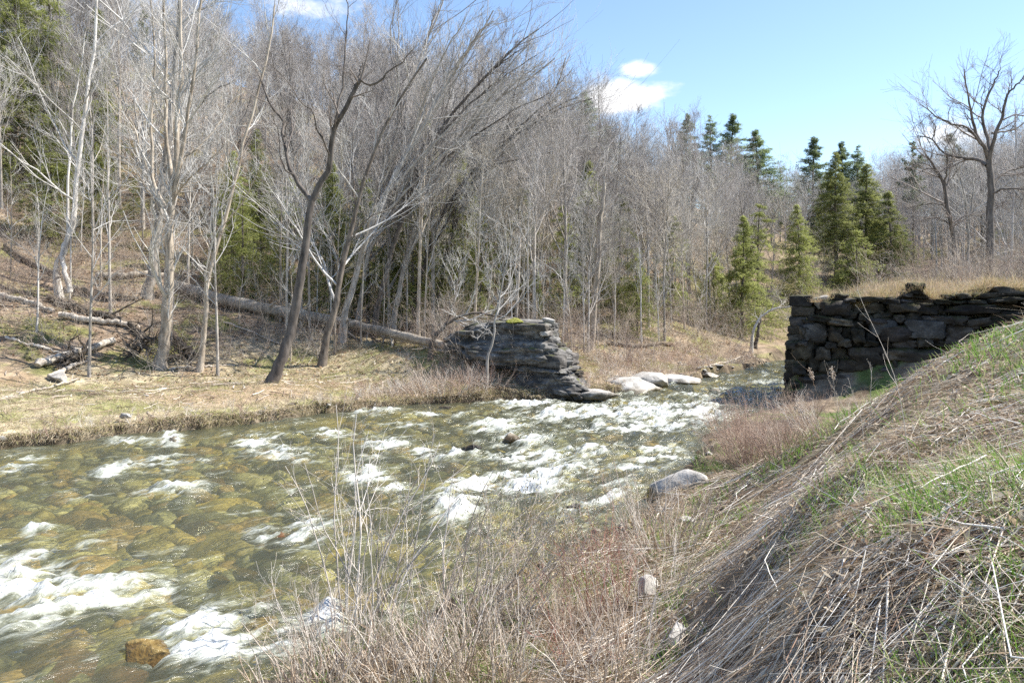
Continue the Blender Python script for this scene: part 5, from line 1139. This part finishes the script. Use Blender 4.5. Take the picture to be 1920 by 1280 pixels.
sh('wispy twiggy bush on top of the abutment at its river corner', 1510, 560, 40, 110, .6, GREYS, 46, r0=.010, nb=6, nt=4, foot=.5, name='dry_bush')
# tall single stalks
def stalk(label, px, py, top, lean, seed, head=True, r=.004, cols=DRY):
    rg = np.random.default_rng(seed); g_ = hit(px, py); k = g_[1] / F; H = (py - top) * k; kq = 10
    t = np.linspace(0, 1, kq); P = np.stack([lean * k * t ** 1.4 + .02 * H * np.sin(t * 7 + seed), .03 * H * np.sin(t * 5 + seed), t * H], 1)[None]; R = (r * np.linspace(1, .45, kq))[None]
    c = pick(cols, 1, rg); a = Acc(); a.tubes(P, R, 5, c=c); S = grow(P, R, 7, rg, .5, 1, .6, .15, .16, .3, 4, .05, .1, .7, .4, .2, .0015); a.tubes(*S, sides=3, c=np.repeat(c, 7, 0))
    o = thing('weed_stalk', label, 'weed', g_); link('stem', a.mesh('weed_stem', M_STEM), o)
    if head:
        b = Acc(); m = 90; q = rg.uniform(.86, 1.0, m); p, tg, _ = interp(P, R, np.zeros(m, int), q); p = p + rg.normal(size=(m, 3)) * .018; leaf_quads(b, p, norm(rg.normal(size=(m, 3)) + [0, 0, .6]), .035, .008, rg); b.c.append(np.repeat(pick(DRY, m, rg), 4, 0)); link('seed_head', b.mesh('seed_head', M_BLADE), o)
for i, q in enumerate([('tall pale weed with a curved neck and seed head in front of the abutment', 1560, 830, 692, -45, True), ('feathery topped weed right of the curved neck weed', 1580, 830, 690, -25, True), ('upright forked weed standing against the dark abutment', 1635, 790, 680, -5, False), ('slim bare weed left of the grassy crest of the slope', 1690, 800, 735, -40, False),
                       ('long dark thin weed rising over the green slope', 1712, 905, 545, -95, False), ('short weed stalk on the slope crest', 1620, 830, 722, -25, False), ('bent weed stalk at mid slope', 1760, 930, 840, 30, False), ('straight pale stalk at the bottom in front of the shaded bank', 1345, 1290, 1085, 35, False), ('thin upright stalk left of the angular boulder', 1258, 1290, 1150, 0, True), ('curled weed with seed tuft at the bottom edge', 1190, 1290, 1240, 2, True),
                       ('leaning pale weed beside the round bush', 1545, 860, 760, -50, True), ('weed stalk near the toe of the slope', 1460, 1000, 860, 20, False), ('dry weed with branching top above the green patch', 1800, 830, 740, -10, True), ('slim weed at the right edge of the slope', 1890, 760, 660, 15, False)]):
    stalk(q[0], q[1], q[2], q[3], q[4], 50 + i, q[5], .0045 if q[2] < 950 else .004)

# ---- grass of the far bank, the abutment top, and litter
def far_pts(n, box, ok, rng):
    x, y = rng.uniform(box[0], box[1], n), rng.uniform(box[2], box[3], n); m = np.abs(x / y) < .72; x, y = x[m], y[m]
    g, sd, df, dn, h = ground(x, y, True); m = ok(x, y, sd, df, dn); return x[m], y[m], g[m], sd[m]
x, y, g, sd = far_pts(150000, (-28, 8, 24, 47), lambda x, y, sd, df, dn: (df < dn) & (sd > -.03) & (sd < 12), rng); n = len(x)
a = Acc(); ribbons(a, np.stack([x, y, g - .02], 1), rng.normal(size=(n, 3)) * [.9, .9, .1] + [0, 0, .7], rng.uniform(.08, .28, n), rng.uniform(.005, .011, n), np.array([0, 0, -.25]), rng, pick([(.50, .42, .30), (.42, .32, .22), (.34, .31, .15), (.56, .49, .38), (.36, .27, .18), (.30, .31, .12), (.46, .38, .26), (.36, .36, .16)], n, rng), 3)
x, y, g, sd = far_pts(400000, (-26, 8, 24, 40), lambda x, y, sd, df, dn: (df < dn) & (sd > -.14) & (sd < .22), rng); n = len(x)
ribbons(a, np.stack([x, y, np.maximum(g, .12) + .06], 1), rng.normal(size=(n, 3)) * [.6, .6, .2] + [.35, -.7, .15], rng.uniform(.12, .4, n), rng.uniform(.005, .012, n), np.array([.05, -.1, -.5]), rng, pick([(.52, .44, .31), (.44, .34, .23), (.30, .23, .15), (.58, .51, .39), (.33, .32, .14)], n, rng), 4)
tag(link('bank_grass', a.mesh('bank_grass', M_BLADE)), 'short dry and greenish grass on the flat far bank', 'grass', kind='stuff')
x, y, g, sd = far_pts(140000, (-62, 40, 38, 95), lambda x, y, sd, df, dn: (df < dn) & (sd > 3), rng); n = len(x)
a = Acc(); v = np.stack([x, y, g + .02], 1); leaf_quads(a, v, norm(rng.normal(size=(n, 3)) * [1, 1, .25]), .17, .05, rng, 1.5); a.c.append(np.repeat(pick([(.36, .26, .17), (.46, .36, .25), (.26, .17, .11), (.40, .27, .17), (.20, .19, .07), (.56, .48, .37)], n, rng), 4, 0))
tag(link('leaf_litter', a.mesh('leaf_litter', M_BLADE)), 'brown fallen leaves covering the floor of the hillside wood', 'leaf litter', kind='stuff')
x, y, g, sd = far_pts(2600, (-28, 10, 25, 50), lambda x, y, sd, df, dn: (df < dn) & (sd > .1) & (sd < 13), rng); n = len(x); az = rng.uniform(0, 6.28, n); L = rng.lognormal(math.log(.5), .6, n)
P = np.empty((n, 4, 3))
for j in range(4): P[:, j, 0] = x + np.cos(az) * L * j / 3 + rng.normal(0, .03, n); P[:, j, 1] = y + np.sin(az) * L * j / 3 + rng.normal(0, .03, n)
P[:, :, 2] = ground(P[:, :, 0], P[:, :, 1]) + .04 + rng.uniform(0, .08, (n, 1)) + .02 * rng.normal(size=(n, 4))
c = pick([(.50, .42, .34), (.36, .27, .20), (.60, .54, .46), (.22, .16, .12)], n, rng); a = Acc(); a.tubes(P, (rng.lognormal(math.log(.012), .45, n))[:, None] * np.array([[1, .9, .7, .4]]), 4, c=c)
tag(link('twig_litter', a.mesh('twig_litter', M_BRUSH)), 'dead sticks and flood wrack strewn over the flat far bank', 'sticks', kind='stuff')
# dried grass fringe on the abutment
n = 26000; u = rng.uniform(.5, AL + 3, n); u = u[rng.uniform(size=n) < np.clip(.45 + 1.3 * n2(u, u * 0, .9, 77, 3) + .03 * u, .06, 1)]; n = len(u); v_ = np.abs(rng.normal(0, 1.6, n)) - .3; q = A0 + u[:, None] * AX - AN * v_[:, None]
zt = np.maximum(np.array([topz(min(t_, AL)) for t_ in u]) + .05, np.where(v_ > 1.2, ground(q[:, 0], q[:, 1]), 0)); zt = np.where(v_ < .3, zt - .12, zt)
a = Acc(); ribbons(a, np.stack([q[:, 0], q[:, 1], zt - .05], 1), rng.normal(size=(n, 3)) * [.45, .45, .1] + np.array([0, 0, 1]) + AN * np.where(v_ < .5, .7, .1)[:, None], rng.lognormal(math.log(.28), .45, n), rng.uniform(.004, .008, n), np.array([0, 0, -.22]) + AN * .05, rng, pick([(.50, .40, .25), (.42, .33, .18), (.34, .32, .12), (.56, .46, .32), (.44, .30, .19)], n, rng))
n = 5000; u = rng.uniform(1, AL, n); zz = rng.uniform(.3, 1, n); q = A0 + u[:, None] * AX + AN * (.35 - .08 * zz * 4.5)[:, None]; q[:, 2] = zz * 4.5
k = n2(u, q[:, 2], .9, 61, 3) > .12; q = q[k]; n = len(q)
ribbons(a, q, np.tile(AN, (n, 1)) * .8 + rng.normal(size=(n, 3)) * .4, rng.uniform(.1, .35, n), rng.uniform(.004, .007, n), np.array([0, 0, -.6]), rng, pick([(.22, .20, .07), (.30, .25, .12), (.16, .15, .05)], n, rng))
tag(link('dried_grass', a.mesh('dried_grass', M_BLADE)), 'golden dried grass growing along the top and in the joints of the stone abutment', 'grass', kind='stuff')

x, y, g, sd = far_pts(120000, (13, 46, 33, 58), lambda x, y, sd, df, dn: (dn < df) & (sd > .5) & (land(x, y) > 4.2), rng); n = len(x); a = Acc()
ribbons(a, np.stack([x, y, g - .03], 1), rng.normal(size=(n, 3)) * [.5, .5, .1] + [0, 0, 1], rng.lognormal(math.log(.32), .45, n), rng.uniform(.005, .010, n), np.array([0, 0, -.2]), rng, pick([(.54, .44, .30), (.46, .36, .23), (.38, .33, .16), (.60, .52, .40), (.44, .31, .22)], n, rng))
tag(link('field_grass', a.mesh('field_grass', M_BLADE)), 'knee high dead grass on the level ground behind the stone abutment', 'grass', kind='stuff')

# ---- tangled undergrowth of the wood and the banks
def brush(n, pts, hlo, hhi, rng, cols, rr, name, label, nb=5, nt=4, ns=4):
    x, y, g = pts; n = len(x); a = Acc(); m = n * ns; ii = np.repeat(np.arange(n), ns)
    k = 6; P = np.empty((m, k, 3)); P[:, 0] = np.stack([x[ii], y[ii], g[ii] - .05], 1) + rng.normal(size=(m, 3)) * [.2, .2, 0]
    d = norm(rng.normal(size=(m, 3)) * [.45, .45, .1] + [.05, 0, 1]); L = rng.uniform(hlo, hhi, n)[ii] * rng.uniform(.5, 1.1, m)
    for j in range(1, k): P[:, j] = P[:, j - 1] + d * (L / (k - 1))[:, None]; d = norm(d + .13 * rng.normal(size=(m, 3)))
    R = (rr * rng.uniform(.6, 1.4, m))[:, None] * np.linspace(1, .4, k)[None]; c = pick(cols, n, rng, .25)[ii]
    a.tubes(P, R, 4, c=c); S = grow(P, R, nb, rng, .15, .98, .75, .2, .42, .3, 4, .05, .16, .6, .4, .4, rr * .45); cs = np.repeat(c, nb, 0); a.tubes(*S, sides=3, c=cs)
    T_ = grow(*S, nt, rng, .1, 1, .7, .2, .45, .3, 3, .04, .18, .7, .5, .3, rr * .4); a.tubes(*T_, sides=3, c=np.repeat(cs, nt, 0))
    tag(link(name, a.mesh(name, M_BRUSH)), label, 'undergrowth', kind='stuff')
UG = [(.40, .35, .30), (.48, .43, .37), (.33, .26, .22), (.28, .21, .17), (.44, .36, .28)]
x, y, g, sd = far_pts(14000, (-62, 40, 38, 96), lambda x, y, sd, df, dn: (df < dn) & (sd > np.where(x < -6, 10.5, 1.3)), rng); x, y, g = x[:2200], y[:2200], g[:2200]
brush(0, (x, y, g), 0.8, 4.0, rng, UG, .010, 'undergrowth', 'grey leafless undergrowth filling the floor of the hillside wood')
x, y, g, sd = far_pts(30000, (-24, 20, 26, 56), lambda x, y, sd, df, dn: (df < dn) & (sd > .0) & (sd < np.where(x > 4, 4.5, np.where(x > -7, 2.4, .7))), rng); x, y, g = x[:460], y[:460], g[:460]
brush(0, (x, y, g), .25, .9, rng, BROWN + DRY, .008, 'bank_brush', 'low tawny brush along the far waterline')
x, y, g, sd = far_pts(30000, (17, 80, 41, 90), lambda x, y, sd, df, dn: (dn < df) & (sd > 1) & (x / y > .36), rng); x, y, g = x[:620], y[:620], g[:620]
brush(0, (x, y, g), .8, 3.6, rng, UG, .010, 'field_brush', 'pale dead brush on the level ground behind the stone abutment')
# ================================================================== CAMERA, SUN, SKY
cd = bpy.data.cameras.new('camera'); cam = link('camera', cd)
cd.sensor_width = 36; cd.lens = 36 * F / 1920; cd.shift_y = -(640 - YH) / 1920; cd.clip_end = 3000; cd.clip_start = 0.05
cam.location = (0, 0, CAMZ); cam.rotation_euler = (radians(90), 0, 0)
SC.camera = cam
SUN_AZ, SUN_EL = radians(79), radians(49)        # azimuth from +Y (view direction) towards +X
sd_ = np.array([sin(SUN_AZ) * cos(SUN_EL), cos(SUN_AZ) * cos(SUN_EL), sin(SUN_EL)])
ld = bpy.data.lights.new('sun', 'SUN'); ld.energy = 4.6; ld.angle = radians(0.53); ld.color = (1.0, 0.95, 0.87)
sun = link('sun', ld); sun.location = (40, 10, 60)
from mathutils import Vector
sun.rotation_euler = Vector(-sd_).to_track_quat('-Z', 'Y').to_euler()
w = bpy.data.worlds.new('World'); SC.world = w; w.use_nodes = True
nt = w.node_tree; nt.nodes.clear()
out = nt.nodes.new('ShaderNodeOutputWorld'); bg = nt.nodes.new('ShaderNodeBackground'); sky = nt.nodes.new('ShaderNodeTexSky')
sky.sky_type = 'NISHITA'; sky.sun_disc = False; sky.sun_elevation = SUN_EL; sky.sun_rotation = SUN_AZ; sky.air_density = 0.9; sky.dust_density = 0.2; sky.ozone_density = 1.5; sky.altitude = 300
bg.inputs['Strength'].default_value = 0.11
# a few fair weather clouds low in the sky
def wn(ty, **kw):
    x = nt.nodes.new(ty)
    for k_, v_ in kw.items(): setattr(x, k_, v_)
    return x
def wm(op, a_, b_=0.0, clamp=False):
    x = wn('ShaderNodeMath', operation=op, use_clamp=clamp)
    for i_, v_ in enumerate((a_, b_)):
        if isinstance(v_, (int, float)): x.inputs[i_].default_value = v_
        else: nt.links.new(v_, x.inputs[i_])
    return x.outputs[0]
tc = wn('ShaderNodeTexCoord'); sx = wn('ShaderNodeSeparateXYZ'); nt.links.new(tc.outputs['Generated'], sx.inputs[0])
az_ = wm('ARCTAN2', sx.outputs[0], sx.outputs[1]); el_ = wm('ARCSINE', sx.outputs[2])
nz = wn('ShaderNodeTexNoise'); nz.inputs['Scale'].default_value = 16; nz.inputs['Detail'].default_value = 7; nz.inputs['Roughness'].default_value = .58
mpw = wn('ShaderNodeMapping'); mpw.inputs['Scale'].default_value = (1, 1, 2.0); nt.links.new(tc.outputs['Generated'], mpw.inputs['Vector']); nt.links.new(mpw.outputs[0], nz.inputs['Vector'])
tot = None
for (ca, ce, ra, re, am) in [(.142, .236, .060, .022, 1.15), (.160, .266, .026, .013, 1.05), (.118, .236, .035, .016, .95), (.50, .165, .05, .022, .75), (.56, .15, .04, .015, .6), (-.27, .36, .10, .05, .75), (-.42, .30, .12, .05, .5), (1.0, .2, .2, .05, .8), (-1.0, .3, .3, .06, .7)]:
    u_ = wm('DIVIDE', wm('SUBTRACT', az_, ca), ra); v_ = wm('DIVIDE', wm('SUBTRACT', el_, ce), re)
    g_ = wm('MULTIPLY', wm('EXPONENT', wm('MULTIPLY', wm('ADD', wm('MULTIPLY', u_, u_), wm('MULTIPLY', v_, v_)), -.8)), am)
    tot = g_ if tot is None else wm('MAXIMUM', tot, g_)
cv = wm('ADD', tot, wm('MULTIPLY', wm('SUBTRACT', nz.outputs['Fac'], .5), 1.7))
mrw = wn('ShaderNodeMapRange', interpolation_type='SMOOTHSTEP'); mrw.inputs['From Min'].default_value = .38; mrw.inputs['From Max'].default_value = .95; nt.links.new(cv, mrw.inputs['Value'])
mxw = wn('ShaderNodeMix', data_type='RGBA'); nt.links.new(wm('MULTIPLY', mrw.outputs[0], wm('GREATER_THAN', tot, .02)), mxw.inputs['Factor']); nt.links.new(sky.outputs[0], mxw.inputs[6]); mxw.inputs[7].default_value = (5.2, 5.2, 5.3, 1)
nt.links.new(mxw.outputs[2], bg.inputs['Color']); nt.links.new(bg.outputs[0], out.inputs['Surface'])
SC.view_settings.view_transform = 'Standard'; SC.view_settings.look = 'None'; SC.view_settings.gamma = 1; SC.view_settings.exposure = 1.22
SC.render.engine = 'CYCLES'
SC.cycles.use_denoising = False
SC.cycles.max_bounces = 6; SC.cycles.transparent_max_bounces = 12; SC.cycles.caustics_reflective = False; SC.cycles.caustics_refractive = False
SC.cycles.sample_clamp_indirect = 4.0; SC.cycles.sample_clamp_direct = 6.0
